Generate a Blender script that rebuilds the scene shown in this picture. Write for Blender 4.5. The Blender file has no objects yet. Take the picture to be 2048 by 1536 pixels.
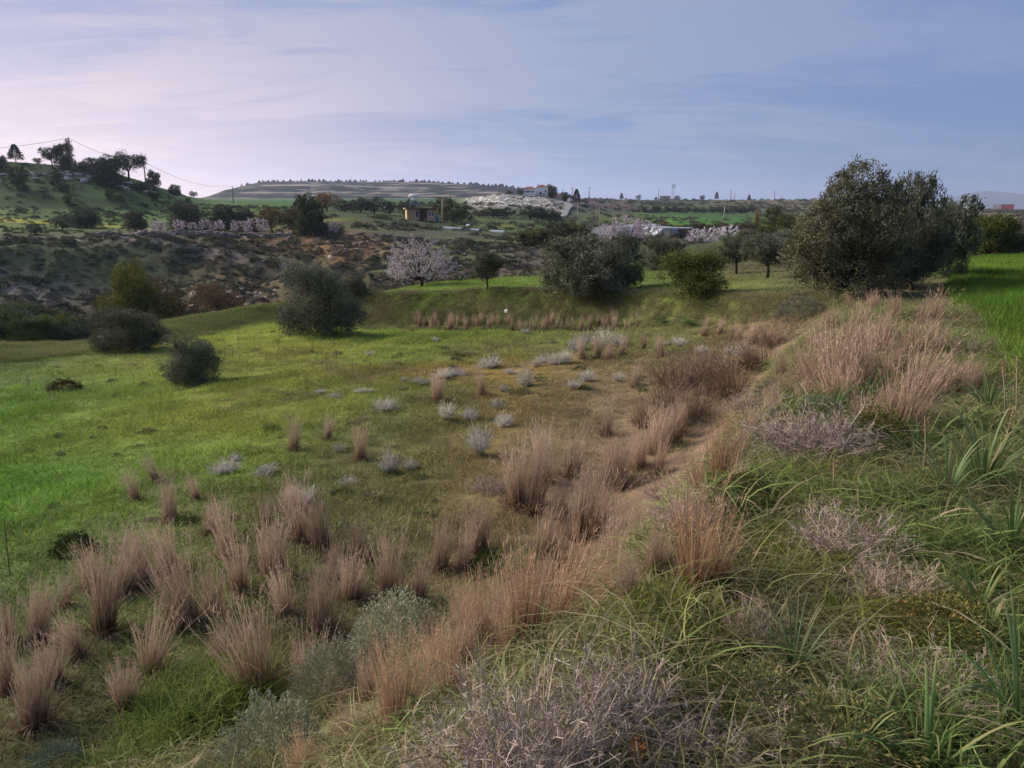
import bpy, math, random
import numpy as np
from mathutils import Vector, Euler

random.seed(7)
RNG = np.random.default_rng(11)
SC = bpy.context.scene
COLL = SC.collection
PI = math.pi

# ------------------------------------------------------------------ camera
F, CX, CY, PITCH = 1538.0, 1024.0, 768.0, math.radians(12.4)     # photo pixels (2048 x 1536)
EYE = 10.0
cam_d = bpy.data.cameras.new('camera'); cam = bpy.data.objects.new('camera', cam_d); COLL.objects.link(cam)
cam.location = (0, 0, EYE); cam.rotation_euler = (PI/2 - PITCH, 0, 0)
cam_d.sensor_fit = 'HORIZONTAL'; cam_d.sensor_width = 36.0; cam_d.lens = 36.0*F/2048.0
cam_d.clip_start = 0.05; cam_d.clip_end = 120000
SC.camera = cam

# ------------------------------------------------------------------ sky, sun, exposure
SUN_AZ, SUN_EL = -68.0, 25.0          # degrees; azimuth measured from +Y towards +X
wd = bpy.data.worlds.new('World'); SC.world = wd; wd.use_nodes = True
def world_nodes():
    nt = wd.node_tree; N = nt.nodes; L = nt.links; N.clear()
    out = N.new('ShaderNodeOutputWorld'); bg = N.new('ShaderNodeBackground')
    sky = N.new('ShaderNodeTexSky'); sky.sky_type = 'NISHITA'; sky.sun_disc = False
    sky.sun_elevation = math.radians(SUN_EL); sky.sun_rotation = math.radians(SUN_AZ)
    sky.air_density = 1.0; sky.dust_density = 0.6; sky.ozone_density = 3.0
    tc = N.new('ShaderNodeTexCoord')
    sep = N.new('ShaderNodeSeparateXYZ'); L.new(tc.outputs['Generated'], sep.inputs[0])
    def M(op, a, b=None, c=None, clamp=False):
        n = N.new('ShaderNodeMath'); n.operation = op; n.use_clamp = clamp
        for i, v in enumerate((a, b, c)):
            if v is None: continue
            if isinstance(v, (int, float)): n.inputs[i].default_value = v
            else: L.new(v, n.inputs[i])
        return n.outputs[0]
    def mix(f, a, b, mode='MIX'):
        n = N.new('ShaderNodeMixRGB'); n.blend_type = mode
        for i, v in enumerate((f, a, b)):
            if isinstance(v, (int, float)): n.inputs[i].default_value = v
            elif isinstance(v, tuple): n.inputs[i].default_value = (*v, 1)
            else: L.new(v, n.inputs[i])
        return n.outputs[0]
    x, y, z = sep.outputs
    zc = M('MAXIMUM', z, 0.0)
    # thin streaky cloud sheet, projected on a plane overhead
    den = M('ADD', zc, 0.16)
    cu = M('DIVIDE', x, den); cv = M('DIVIDE', y, den)
    cmb = N.new('ShaderNodeCombineXYZ'); L.new(cu, cmb.inputs[0]); L.new(cv, cmb.inputs[1])
    mp = N.new('ShaderNodeMapping'); L.new(cmb.outputs[0], mp.inputs[0])
    mp.inputs['Rotation'].default_value = (0, 0, math.radians(24)); mp.inputs['Scale'].default_value = (0.40, 1.15, 1)
    mp.inputs['Location'].default_value = (3.3, 1.2, 0)
    def noise(scale, detail, rough, dist):
        n = N.new('ShaderNodeTexNoise'); n.inputs['Scale'].default_value = scale; n.inputs['Detail'].default_value = detail
        n.inputs['Roughness'].default_value = rough; n.inputs['Distortion'].default_value = dist
        L.new(mp.outputs[0], n.inputs['Vector']); return n.outputs[0]
    n1 = noise(0.75, 6, 0.56, 0.7); n2 = noise(3.2, 7, 0.62, 1.3)
    nn = M('ADD', M('MULTIPLY', n1, 0.58), M('MULTIPLY', n2, 0.42))
    mr = N.new('ShaderNodeMapRange'); mr.interpolation_type = 'SMOOTHSTEP'
    mr.inputs[1].default_value = 0.42; mr.inputs[2].default_value = 0.60; L.new(nn, mr.inputs[0])
    cl = mr.outputs[0]
    me_ = N.new('ShaderNodeMapRange'); me_.inputs[1].default_value = -.25; me_.inputs[2].default_value = .55; me_.inputs[3].default_value = .30; me_.inputs[4].default_value = 1.0
    # share of sky towards the evening glow (west)
    sx, sy = math.sin(math.radians(SUN_AZ)), math.cos(math.radians(SUN_AZ))
    hl = M('SQRT', M('ADD', M('MULTIPLY', x, x), M('ADD', M('MULTIPLY', y, y), 1e-5)))
    dot = M('DIVIDE', M('ADD', M('MULTIPLY', x, sx), M('MULTIPLY', y, sy)), hl)
    mw = N.new('ShaderNodeMapRange'); mw.interpolation_type = 'SMOOTHSTEP'
    mw.inputs[1].default_value = 0.25; mw.inputs[2].default_value = 1.0; L.new(dot, mw.inputs[0])
    west = mw.outputs[0]
    L.new(dot, me_.inputs[0]); cl = M('MULTIPLY', cl, me_.outputs[0])
    low = M('SUBTRACT', 1.0, M('MULTIPLY', zc, 2.9), clamp=True)
    glow = M('MULTIPLY', west, M('MULTIPLY', low, low), clamp=True)
    skyc = mix(1.0, sky.outputs[0], (0.052, 0.055, 0.068), 'MULTIPLY')
    veil = mix(glow, (0.185, 0.292, 0.560), (2.0, 1.16, 0.80))
    base = mix(0.66, skyc, veil)
    cloudc = mix(glow, (0.400, 0.420, 0.560), (1.8, 1.16, 0.88))
    fin = mix(M('MULTIPLY', cl, 0.78), base, cloudc)
    L.new(fin, bg.inputs[0]); bg.inputs[1].default_value = 0.62
    L.new(bg.outputs[0], out.inputs[0])
world_nodes()
sun_d = bpy.data.lights.new('sun', 'SUN'); sun = bpy.data.objects.new('sun', sun_d); COLL.objects.link(sun)
sun_d.energy = 4.8; sun_d.angle = math.radians(45); sun_d.color = (1.0, 0.90, 0.77)
_sd = Vector((math.sin(math.radians(SUN_AZ))*math.cos(math.radians(SUN_EL)), math.cos(math.radians(SUN_AZ))*math.cos(math.radians(SUN_EL)), math.sin(math.radians(SUN_EL))))
sun.rotation_euler = _sd.to_track_quat('Z', 'Y').to_euler(); sun.location = (-30, 20, 40)
SC.view_settings.view_transform = 'Standard'; SC.view_settings.look = 'None'
SC.view_settings.exposure = 0.80; SC.view_settings.gamma = 1.0; SC.view_settings.use_curve_mapping = False
SC.render.engine = 'CYCLES'
cy = SC.cycles
cy.use_denoising = True; cy.max_bounces = 4; cy.diffuse_bounces = 2; cy.glossy_bounces = 1; cy.transmission_bounces = 2
cy.volume_bounces = 0; cy.use_adaptive_sampling = True; cy.adaptive_threshold = 0.025
try: cy.denoiser = 'OPENIMAGEDENOISE'; cy.denoising_prefilter = 'NONE'
except Exception: pass

# ------------------------------------------------------------------ photo pixel <-> place
CP, SP = math.cos(PITCH), math.sin(PITCH)
def ray(px, py):
    u = (px-CX)/F; v = (CY-py)/F
    return np.array([u, CP+SP*v, -SP+CP*v])
def az_of(px, py):
    r = ray(px, py); return math.degrees(math.atan2(r[0], r[1]))
def drop_of(px, py, d):
    r = ray(px, py); return -r[2]/math.hypot(r[0], r[1])*d
def P(px, py, d): return (az_of(px, py), d, drop_of(px, py, d))

# ------------------------------------------------------------------ noise
def _hash(ix, iy, seed):
    n = (ix*374761393 + iy*668265263 + seed*1442695041) & 0xffffffff
    n = ((n ^ (n >> 13))*1274126177) & 0xffffffff
    return ((n ^ (n >> 16)) & 0xffffff)/float(0xffffff)
def vnoise(x, y, seed=0):
    x = np.asarray(x, float); y = np.asarray(y, float)
    ix = np.floor(x).astype(np.int64); iy = np.floor(y).astype(np.int64)
    fx = x-ix; fy = y-iy; fx = fx*fx*(3-2*fx); fy = fy*fy*(3-2*fy)
    a = _hash(ix, iy, seed); b = _hash(ix+1, iy, seed); c = _hash(ix, iy+1, seed); d = _hash(ix+1, iy+1, seed)
    return (a+(b-a)*fx)*(1-fy)+(c+(d-c)*fx)*fy
def fbm(x, y, seed=0, oct=4):
    s = 0; a = 0.5; t = 0
    for i in range(oct):
        s = s+a*vnoise(x*2**i, y*2**i, seed+i*17); t += a; a *= 0.5
    return s/t-0.5

# ------------------------------------------------------------------ terrain: break lines, near to far, (azimuth, distance, drop below the eye)
B = (-180, 180)
LINES = [
 [(-180, .3, 1.62), (180, .3, 1.62)],
 [(-180, 1.6, 1.7), (-37, 1.6, 1.75), (-10, 1.8, 1.72), (5, 2.3, 1.68), (12, 3.6, 1.78), (17, 6.7, 2.0), (20.9, 12.5, 2.2), (22.5, 20.0, 2.35), (24, 21, 2.2), (37, 21, 2.0), (180, 21, 1.9)],
 [(-180, 5, 3.2), (-37.4, 5.0, 3.5), (-19.4, 4.8, 3.6), (-5, 7.0, 4.0), (6.9, 11.1, 4.3), (15.8, 16.2, 4.1), (19.6, 20, 3.3), (22.5, 21.5, 2.4), (24, 24, 2.08), (37, 24, 2.0), (180, 24, 1.9)],
 [(-180, 12, 3.5), P(0, 1000, 15), P(500, 850, 18), P(1000, 800, 19), P(1300, 760, 20.5), P(1500, 700, 22), (22.5, 22.5, 2.45), (24, 26, 2.08), (37, 26, 2.0), (180, 26, 1.9)],
 [(-180, 34, 4), P(0, 730, 34), P(330, 685, 40), P(560, 640, 49), P(720, 655, 45), P(1000, 662, 39.4), P(1280, 656, 33.4), P(1400, 645, 29.8), P(1560, 640, 25.4), (23.5, 25, 2.5), (26, 30, 2.15), (37, 30, 2.0), (180, 30, 1.9)],
 [(-180, 38, 4), P(0, 690, 38), P(180, 690, 42), P(340, 640, 46), P(560, 606, 52), P(720, 586, 47), P(1000, 583, 41.4), P(1280, 588, 35.2), P(1400, 592, 31.4), P(1560, 595, 26.8), (23.5, 28, 2.6), (28, 36, 2.2), P(2048, 520, 42), (180, 42, 1.9)],
 [(-180, 50, 5), P(0, 690, 60), (-19, 62, 10.2), P(600, 625, 62), P(850, 568, 54), P(1100, 553, 60), P(1300, 530, 64), P(1500, 528, 60), P(1640, 530, 50), P(1850, 520, 48), P(2048, 512, 50), (180, 50, 1.9)],
 [(-180, 70, 6), P(0, 645, 76), P(300, 635, 76), P(600, 605, 76), P(900, 572, 72), P(1100, 553, 74), P(1300, 520, 84), P(1600, 515, 84), P(1850, 505, 62), P(2048, 500, 64), (180, 60, 2.2)],
 [(-180, 105, 4), P(0, 482, 105), P(200, 474, 105), P(420, 472, 108), P(600, 476, 112), P(700, 468, 112), P(800, 472, 110), P(1000, 492, 104), P(1130, 498, 100), P(1300, 490, 108), P(1600, 492, 108), P(1900, 472, 84), P(2048, 468, 86), (180, 86, 2.4)],
 [(-180, 140, 2.5), P(0, 440, 140), P(400, 455, 140), P(700, 432, 150), P(850, 444, 160), P(1000, 460, 142), P(1200, 466, 140), P(1500, 465, 150), P(1900, 452, 140), P(2048, 450, 140), (180, 140, 2.6)],
 [(-180, 200, 0), P(0, 412, 168), P(250, 420, 175), P(420, 415, 230), P(700, 408, 300), P(880, 422, 260), P(940, 428, 300), P(1040, 428, 300), P(1130, 440, 290), P(1300, 452, 280), P(1500, 452, 280), P(1700, 448, 280), P(2048, 438, 280), (180, 280, 2)],
 [(-180, 300, -8), P(0, 322, 215), P(140, 332, 215), P(230, 347, 222), P(290, 366, 235), P(350, 386, 262), P(420, 403, 330), P(600, 403, 420), P(900, 402, 400), P(950, 394, 385), P(1000, 388, 385), P(1040, 390, 400), P(1100, 396, 400), P(1140, 408, 392), P(1200, 418, 430), P(1300, 427, 430), P(1500, 427, 430), P(1700, 426, 460), P(2048, 428, 600), (180, 600, 2)],
 [(-180, 500, -5), (-34, 300, -9), (-26, 380, -6), P(420, 402, 650), P(600, 400, 750), P(900, 398, 760), P(1000, 392, 520), P(1040, 391, 470), P(1100, 396, 480), P(1150, 399, 640), P(1300, 400, 720), P(1640, 400, 760), P(1800, 412, 900), P(2048, 418, 1400), (180, 1400, 0)],
 [(-180, 1000, -5), (-34, 1000, -15), P(420, 396, 1000), P(600, 397, 1000), P(900, 396, 1000), P(1040, 396, 1000), P(1150, 402, 1000), P(1400, 404, 1000), P(1800, 418, 1300), P(2048, 422, 1900), (180, 1900, 0)],
 [(-180, 1300, -5), (-34, 1300, -15), P(410, 395, 1100), P(460, 378, 1220), P(520, 364, 1280), P(600, 362, 1300), P(850, 364, 1300), P(1000, 372, 1320), P(1090, 384, 1340), P(1150, 403, 1350), P(1400, 408, 1400), P(1800, 424, 1900), P(2048, 426, 2600), (180, 2600, 0)],
 [(-180, 2000, -5), (-34, 2000, -15), P(410, 398, 1500), P(520, 368, 1800), P(850, 368, 1800), P(1000, 376, 1800), P(1090, 388, 1800), P(1150, 406, 1800), P(1400, 412, 2000), P(1800, 428, 3200), P(2048, 429, 4200), (180, 4200, 2)],
 [(-180, 40000, 30), (180, 40000, 30)],
]
NL = len(LINES)
LA = [np.array(sorted(l)) for l in LINES]
AG = np.arange(-180, 180.05, .1)
def _soft(v, sig):
    w = np.exp(-.5*(np.arange(-40, 41)*.1/sig)**2); w /= w.sum()
    return np.convolve(np.pad(v, 40, mode='edge'), w, 'valid')
LD, LZ = [], []
for _k, _l in enumerate(LA):
    _s = 1.5 if _k < 6 else (.5 if _k < 10 else .25)
    LD.append(_soft(np.interp(AG, _l[:, 0], _l[:, 1]), _s)); LZ.append(-_soft(np.interp(AG, _l[:, 0], _l[:, 2]), _s))
for _k in range(1, NL): LD[_k] = np.maximum(LD[_k], LD[_k-1]*1.01+0.03)
def line_dz(az):
    az = np.atleast_1d(az).astype(float)
    return np.array([np.interp(az, AG, v) for v in LD]), np.array([np.interp(az, AG, v) for v in LZ])
def sval(az, d):
    """terrain coordinate: which pair of break lines a place lies between"""
    az = np.atleast_1d(az).astype(float); d = np.atleast_1d(d).astype(float)
    D, Z = line_dz(az); s = np.zeros_like(d); z = Z[0].copy()
    for k in range(NL-1):
        m = d >= D[k]
        t = np.clip((d-D[k])/(D[k+1]-D[k]), 0, 1)
        s = np.where(m, k+t, s)
        if k == 7:
            q = np.clip((t-.42)/.38, 0, 1); q = q*q*(3-2*q); t = t+(q-t)*.5*np.clip((4-az)/8, 0, 1)
        if k == 1:
            q = 1-(1-t)**1.9; w = .9*np.clip((az+4)/8, 0, 1)*np.clip((22-az)/2, 0, 1); t = t+(q-t)*w
        z = np.where(m, Z[k]+(Z[k+1]-Z[k])*t, z)
    return s, z
def height(x, y):
    x = np.atleast_1d(np.asarray(x, float)); y = np.atleast_1d(np.asarray(y, float))
    d = np.hypot(x, y)+1e-6; az = np.degrees(np.arctan2(x, y))
    s, z = sval(az, d)
    n = np.clip((d-1.5)/5, 0, 1)*(0.30*fbm(x/5, y/5, 3, 3)+0.14*fbm(x/0.9, y/0.9, 5, 3))*np.clip(1.6-d/60, 0.5, 1)
    n = n+np.clip((2.1-s)/.3, 0, 1)*np.clip((d-2.5)/3, 0, 1)*np.clip((26-d)/6, 0, 1)*(.24*fbm(x/1.6, y/1.6, 15, 3)+.12*fbm(x/.45, y/.45, 19, 2))
    n = n+np.clip((s-2)/.3, 0, 1)*np.clip((4-s)/.3, 0, 1)*(.16*fbm(x/2.4, y/2.4, 37, 2)+.12*(vnoise((x*.92-y*.39)/.9, (x*.39+y*.92)/9, 39)-.5))
    gul = np.clip(1-np.abs(s-7.2)/1.3, 0, 1)
    n = n+gul*(4.2*fbm(x/14, y/14, 9, 4)+2.4*fbm(x/3.0, y/3.0, 29, 4)+1.8*(.22-np.abs(fbm(x/6, y/6, 49, 3))))*np.clip((d-50)/20, 0, 1)
    far = np.clip((d-110)/150, 0, 1)*np.clip((900-d)/300, 0, 1)
    n = n+far*2.2*fbm(x/45, y/45, 13, 4)
    pl = np.clip(1-np.abs(s-13.55)/0.5, 0, 1)
    rav = np.abs(fbm(x/170, y/260, 21, 4))*2
    n = n+pl*np.clip((14.0-s)/.35, .12, 1)*(-16*(0.25-rav)+8*fbm(x/50, y/50, 23, 3))
    return EYE+z+n
def hit(px, py, dist=None):
    """world point of the ground seen at a photo pixel (or the ground below that direction at a distance)"""
    r = ray(px, py); hl = math.hypot(r[0], r[1])
    if dist is None:
        t = np.geomspace(1.2, 4000, 2600)/hl
        X, Y, Zr = r[0]*t, r[1]*t, EYE+r[2]*t
        H = height(X, Y); below = np.nonzero(Zr < H)[0]
        if len(below): i = below[0]
        else:
            el = (H-EYE)/(t*hl); el[(t*hl) > 1700] = -9; i = int(np.argmax(el))
        return Vector((X[i], Y[i], H[i]))
    t = dist/hl; X, Y = r[0]*t, r[1]*t
    return Vector((X, Y, float(height(X, Y)[0])))
def mpp(p): return (p.y*CP-(p.z-EYE)*SP)/F        # metres per photo pixel at a place

# ------------------------------------------------------------------ mesh helpers
class MB:
    def __init__(s): s.v = []; s.q = []; s.t = []; s.c = []; s.n = 0
    def add(s, V, Q=None, T=None, C=None):
        V = np.asarray(V, float).reshape(-1, 3)
        if Q is not None and len(Q): s.q.append(np.asarray(Q, int).reshape(-1, 4)+s.n)
        if T is not None and len(T): s.t.append(np.asarray(T, int).reshape(-1, 3)+s.n)
        if C is None: C = np.tile([.5, .5, .5], (len(V), 1))
        s.c.append(np.asarray(C, float).reshape(-1, 3)); s.v.append(V); s.n += len(V); return s
    def box(s, c, size, rz=0, C=None):
        x, y, z = np.array(size)/2
        V = np.array([[-x,-y,-z],[x,-y,-z],[x,y,-z],[-x,y,-z],[-x,-y,z],[x,-y,z],[x,y,z],[-x,y,z]])
        if rz: V = V @ np.array([[math.cos(rz), math.sin(rz), 0], [-math.sin(rz), math.cos(rz), 0], [0, 0, 1]])
        return s.add(V+np.array(c), [[0,3,2,1],[4,5,6,7],[0,1,5,4],[1,2,6,5],[2,3,7,6],[3,0,4,7]])
    def tube(s, pts, rad, n=6, cap=True, C=None):
        pts = np.asarray(pts, float); m = len(pts); rad = np.broadcast_to(np.asarray(rad, float), (m,))
        tan = np.gradient(pts, axis=0); tan /= np.linalg.norm(tan, axis=1)[:, None]+1e-9
        ref = np.array([1., 0, 0]) if abs(tan[0][0]) < .8 else np.array([0, 1., 0])
        a = np.cross(tan, ref); a /= np.linalg.norm(a, axis=1)[:, None]+1e-9; b = np.cross(tan, a)
        th = np.linspace(0, 2*PI, n, endpoint=False)
        V = pts[:, None]+rad[:, None, None]*(np.cos(th)[None, :, None]*a[:, None]+np.sin(th)[None, :, None]*b[:, None])
        i = np.arange(m-1)[:, None]*n; j = np.arange(n)[None]; k = (j+1) % n
        Q = np.stack([i+j, i+k, i+n+k, i+n+j], -1).reshape(-1, 4)
        V = V.reshape(-1, 3); T = []
        if cap:
            V = np.vstack([V, pts[0], pts[-1]])
            T = [[m*n, (q+1) % n, q] for q in range(n)]+[[m*n+1, (m-1)*n+q, (m-1)*n+(q+1) % n] for q in range(n)]
        return s.add(V, Q, T)
    def mesh(s, name, mat=None, smooth=False):
        V = np.vstack(s.v); me = bpy.data.meshes.new(name); fs = []
        nq = sum(len(a) for a in s.q); ntr = sum(len(a) for a in s.t)
        idx = np.concatenate([a.ravel() for a in s.q]+[a.ravel() for a in s.t]).astype(np.int32)
        me.vertices.add(len(V)); me.vertices.foreach_set('co', V.astype(np.float32).ravel())
        me.loops.add(len(idx)); me.loops.foreach_set('vertex_index', idx)
        me.polygons.add(nq+ntr)
        st = np.concatenate([np.arange(nq)*4, nq*4+np.arange(ntr)*3]).astype(np.int32)
        me.polygons.foreach_set('loop_start', st)
        me.polygons.foreach_set('loop_total', np.concatenate([np.full(nq, 4), np.full(ntr, 3)]).astype(np.int32))
        me.polygons.foreach_set('use_smooth', np.full(nq+ntr, bool(smooth)))
        me.update(calc_edges=True)
        C = np.vstack(s.c); at = me.color_attributes.new('Col', 'FLOAT_COLOR', 'POINT')
        at.data.foreach_set('color', np.hstack([C, np.ones((len(C), 1))]).astype(np.float32).ravel())
        if mat: me.materials.append(mat)
        me.validate()
        return me
    def build(s, name, mat, parent=None, smooth=False, kind=None):
        return obj(name, s.mesh(name, mat, smooth), parent, kind)
def obj(name, me, parent=None, kind=None):
    o = bpy.data.objects.new(name, me); COLL.objects.link(o)
    if parent is not None: o.parent = parent
    if kind: o['kind'] = kind
    return o
def tag(o, label, cat, group=None):
    o['label'] = label; o['category'] = cat
    if group: o['group'] = group
    return o
ONES = ['zeroth','first','second','third','fourth','fifth','sixth','seventh','eighth','ninth','tenth','eleventh','twelfth','thirteenth','fourteenth','fifteenth','sixteenth','seventeenth','eighteenth','nineteenth']
TENS = {20:'twent',30:'thirt',40:'fort',50:'fift',60:'sixt',70:'sevent'}
def nth(n):
    if n < 20: return ONES[n]
    t = n//10*10
    return TENS[t]+'ieth' if n == t else TENS[t]+'y-'+ONES[n-t]

# ------------------------------------------------------------------ materials
def new_mat(name):
    m = bpy.data.materials.new(name); m.use_nodes = True; m.node_tree.nodes.clear(); return m
class NT:
    def __init__(s, m): s.m = m; s.N = m.node_tree.nodes; s.L = m.node_tree.links
    def n(s, t, **kw):
        n = s.N.new(t)
        for k, v in kw.items(): setattr(n, k, v)
        return n
    def put(s, sock, v):
        if v is None: return
        if isinstance(v, (int, float)): sock.default_value = v
        elif isinstance(v, tuple): sock.default_value = (*v, 1) if len(v) == 3 and len(sock.default_value) == 4 else v
        else: s.L.new(v, sock)
    def math(s, op, a, b=None, clamp=False):
        n = s.n('ShaderNodeMath', operation=op, use_clamp=clamp); s.put(n.inputs[0], a); s.put(n.inputs[1], b); return n.outputs[0]
    def mix(s, f, a, b, mode='MIX'):
        n = s.n('ShaderNodeMixRGB', blend_type=mode); s.put(n.inputs[0], f); s.put(n.inputs[1], a); s.put(n.inputs[2], b); return n.outputs[0]
    def noise(s, scale, detail=3, vec=None, rough=.55, out=0):
        n = s.n('ShaderNodeTexNoise'); n.inputs['Scale'].default_value = scale; n.inputs['Detail'].default_value = detail; n.inputs['Roughness'].default_value = rough
        if vec is not None: s.L.new(vec, n.inputs['Vector'])
        return n.outputs[out]
    def rng(s, v, a, b, c=0., d=1.):
        n = s.n('ShaderNodeMapRange'); n.clamp = True; s.put(n.inputs[0], v)
        for i, q in enumerate((a, b, c, d)): n.inputs[i+1].default_value = q
        return n.outputs[0]
    def pos(s): return s.n('ShaderNodeNewGeometry').outputs['Position']
    def finish(s, col, rough=.85, trans=0., bump=None, bstr=.3, spec=.2, bdist=.05):
        p = s.n('ShaderNodeBsdfPrincipled'); s.put(p.inputs['Base Color'], col); s.put(p.inputs['Roughness'], rough)
        p.inputs['Specular IOR Level'].default_value = spec
        if bump is not None:
            b = s.n('ShaderNodeBump'); b.inputs['Strength'].default_value = bstr; b.inputs['Distance'].default_value = bdist
            s.L.new(bump, b.inputs['Height']); s.L.new(b.outputs[0], p.inputs['Normal'])
        sh = p.outputs[0]
        if trans:
            t = s.n('ShaderNodeBsdfTranslucent'); s.put(t.inputs[0], col)
            mx = s.n('ShaderNodeMixShader'); mx.inputs[0].default_value = trans
            s.L.new(sh, mx.inputs[1]); s.L.new(t.outputs[0], mx.inputs[2]); sh = mx.outputs[0]
        o = s.n('ShaderNodeOutputMaterial'); s.L.new(sh, o.inputs[0]); return s.m
def veg(name, ca, cb, tip=None, tipr=(.2, .9), other=None, oth=.8, trans=.2, rough=.75, spec=.15, useobj=True):
    """plant stuff: R picks ca..cb, G runs along the blade to the tip colour, B above a threshold picks another colour"""
    k = NT(new_mat(name)); a = k.n('ShaderNodeAttribute', attribute_name='Col'); sp = k.n('ShaderNodeSeparateColor'); k.L.new(a.outputs['Color'], sp.inputs[0])
    c = k.mix(sp.outputs[0], ca, cb)
    if other: c = k.mix(k.rng(sp.outputs[2], oth, oth+.02), c, other)
    if tip: c = k.mix(k.rng(sp.outputs[1], *tipr), c, tip)
    if useobj:
        oi = k.n('ShaderNodeObjectInfo'); c = k.mix(1., c, oi.outputs['Color'], 'MULTIPLY')
        c = k.mix(1., c, k.rng(oi.outputs['Random'], 0, 1, .82, 1.15), 'MULTIPLY')
    return k.finish(c, rough, trans, spec=spec)
def grass(name, dry=(.34, .26, .15), oth=.85, trans=.3, lo=.55, hi=1.35):
    k = NT(new_mat(name)); a = k.n('ShaderNodeAttribute', attribute_name='Col'); sp = k.n('ShaderNodeSeparateColor'); k.L.new(a.outputs['Color'], sp.inputs[0])
    ti = k.n('ShaderNodeAttribute', attribute_name='tint', attribute_type='INSTANCER')
    c = k.mix(1., ti.outputs['Color'], k.rng(sp.outputs[0], 0, 1, lo, hi), 'MULTIPLY')
    c = k.mix(k.rng(sp.outputs[2], oth, oth+.02), c, dry)
    return k.finish(c, .75, trans, spec=.15)
def plain(name, c, rough=.7, var=.15, scale=6., bump=.2, spec=.3, metal=0.):
    k = NT(new_mat(name)); n = k.noise(scale, 4, k.pos())
    col = k.mix(1., c, k.rng(n, .25, .75, 1-var*1.6, 1+var), 'MULTIPLY')
    m = k.finish(col, rough, bump=n, bstr=bump, spec=spec)
    return m

def ground_mat():
    k = NT(new_mat('ground'))
    a = k.n('ShaderNodeAttribute', attribute_name='zone_colour'); m = k.n('ShaderNodeAttribute', attribute_name='zone_mask')
    sp = k.n('ShaderNodeSeparateColor'); k.L.new(m.outputs['Color'], sp.inputs[0])
    rock, scrub, far = sp.outputs
    pos = k.pos()
    n0 = k.noise(3.2, 5, pos, .65); n1 = k.noise(.55, 4, pos); n2 = k.noise(.12, 5, pos, .6); n3 = k.noise(.02, 5, pos, .6)
    c = k.mix(1., a.outputs['Color'], k.rng(n0, .25, .75, .62, 1.35), 'MULTIPLY')
    c = k.mix(1., c, k.rng(n1, .3, .7, .78, 1.22), 'MULTIPLY')
    c = k.mix(k.math('MULTIPLY', far, 1.), c, k.mix(1., c, k.rng(n2, .35, .65, .62, 1.35), 'MULTIPLY'))
    # scrub cover: dark low shrubs over bare ground
    c = k.mix(k.math('MULTIPLY', scrub, k.rng(k.noise(.9, 5, pos, .7), .46, .60)), c, (.045, .05, .028))
    # bare rock, bedded in layers
    mp = k.n('ShaderNodeMapping'); mp.inputs['Scale'].default_value = (.22, .22, 4.2); k.L.new(pos, mp.inputs[0])
    st = k.noise(.035, 7, mp.outputs[0], .62); st2 = k.noise(.15, 6, mp.outputs[0], .65)
    st3 = k.noise(.011, 5, pos, .55)
    pale = k.math('ADD', k.math('MULTIPLY', st, .5), k.math('ADD', k.math('MULTIPLY', st2, .3), k.math('MULTIPLY', st3, .35)))
    sx = k.n('ShaderNodeSeparateXYZ'); k.L.new(pos, sx.inputs[0])
    ph = k.math('ADD', k.math('MULTIPLY', sx.outputs[2], 1.15), k.math('MULTIPLY', k.noise(.006, 4, pos), 22.))
    ln = k.math('MULTIPLY', k.rng(k.math('SINE', ph), .35, .9), k.rng(k.noise(.018, 4, pos, .6), .42, .56))
    pale = k.math('ADD', pale, k.math('MULTIPLY', ln, .12))
    rc = k.mix(k.rng(pale, .605, .675), (.015, .016, .012), (.26, .222, .18))
    c = k.mix(rock, c, rc)
    bh = k.math('ADD', n0, k.math('MULTIPLY', n1, 2.5))
    return k.finish(c, .95, bump=bh, bstr=.6, spec=.08, bdist=.12)

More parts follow.
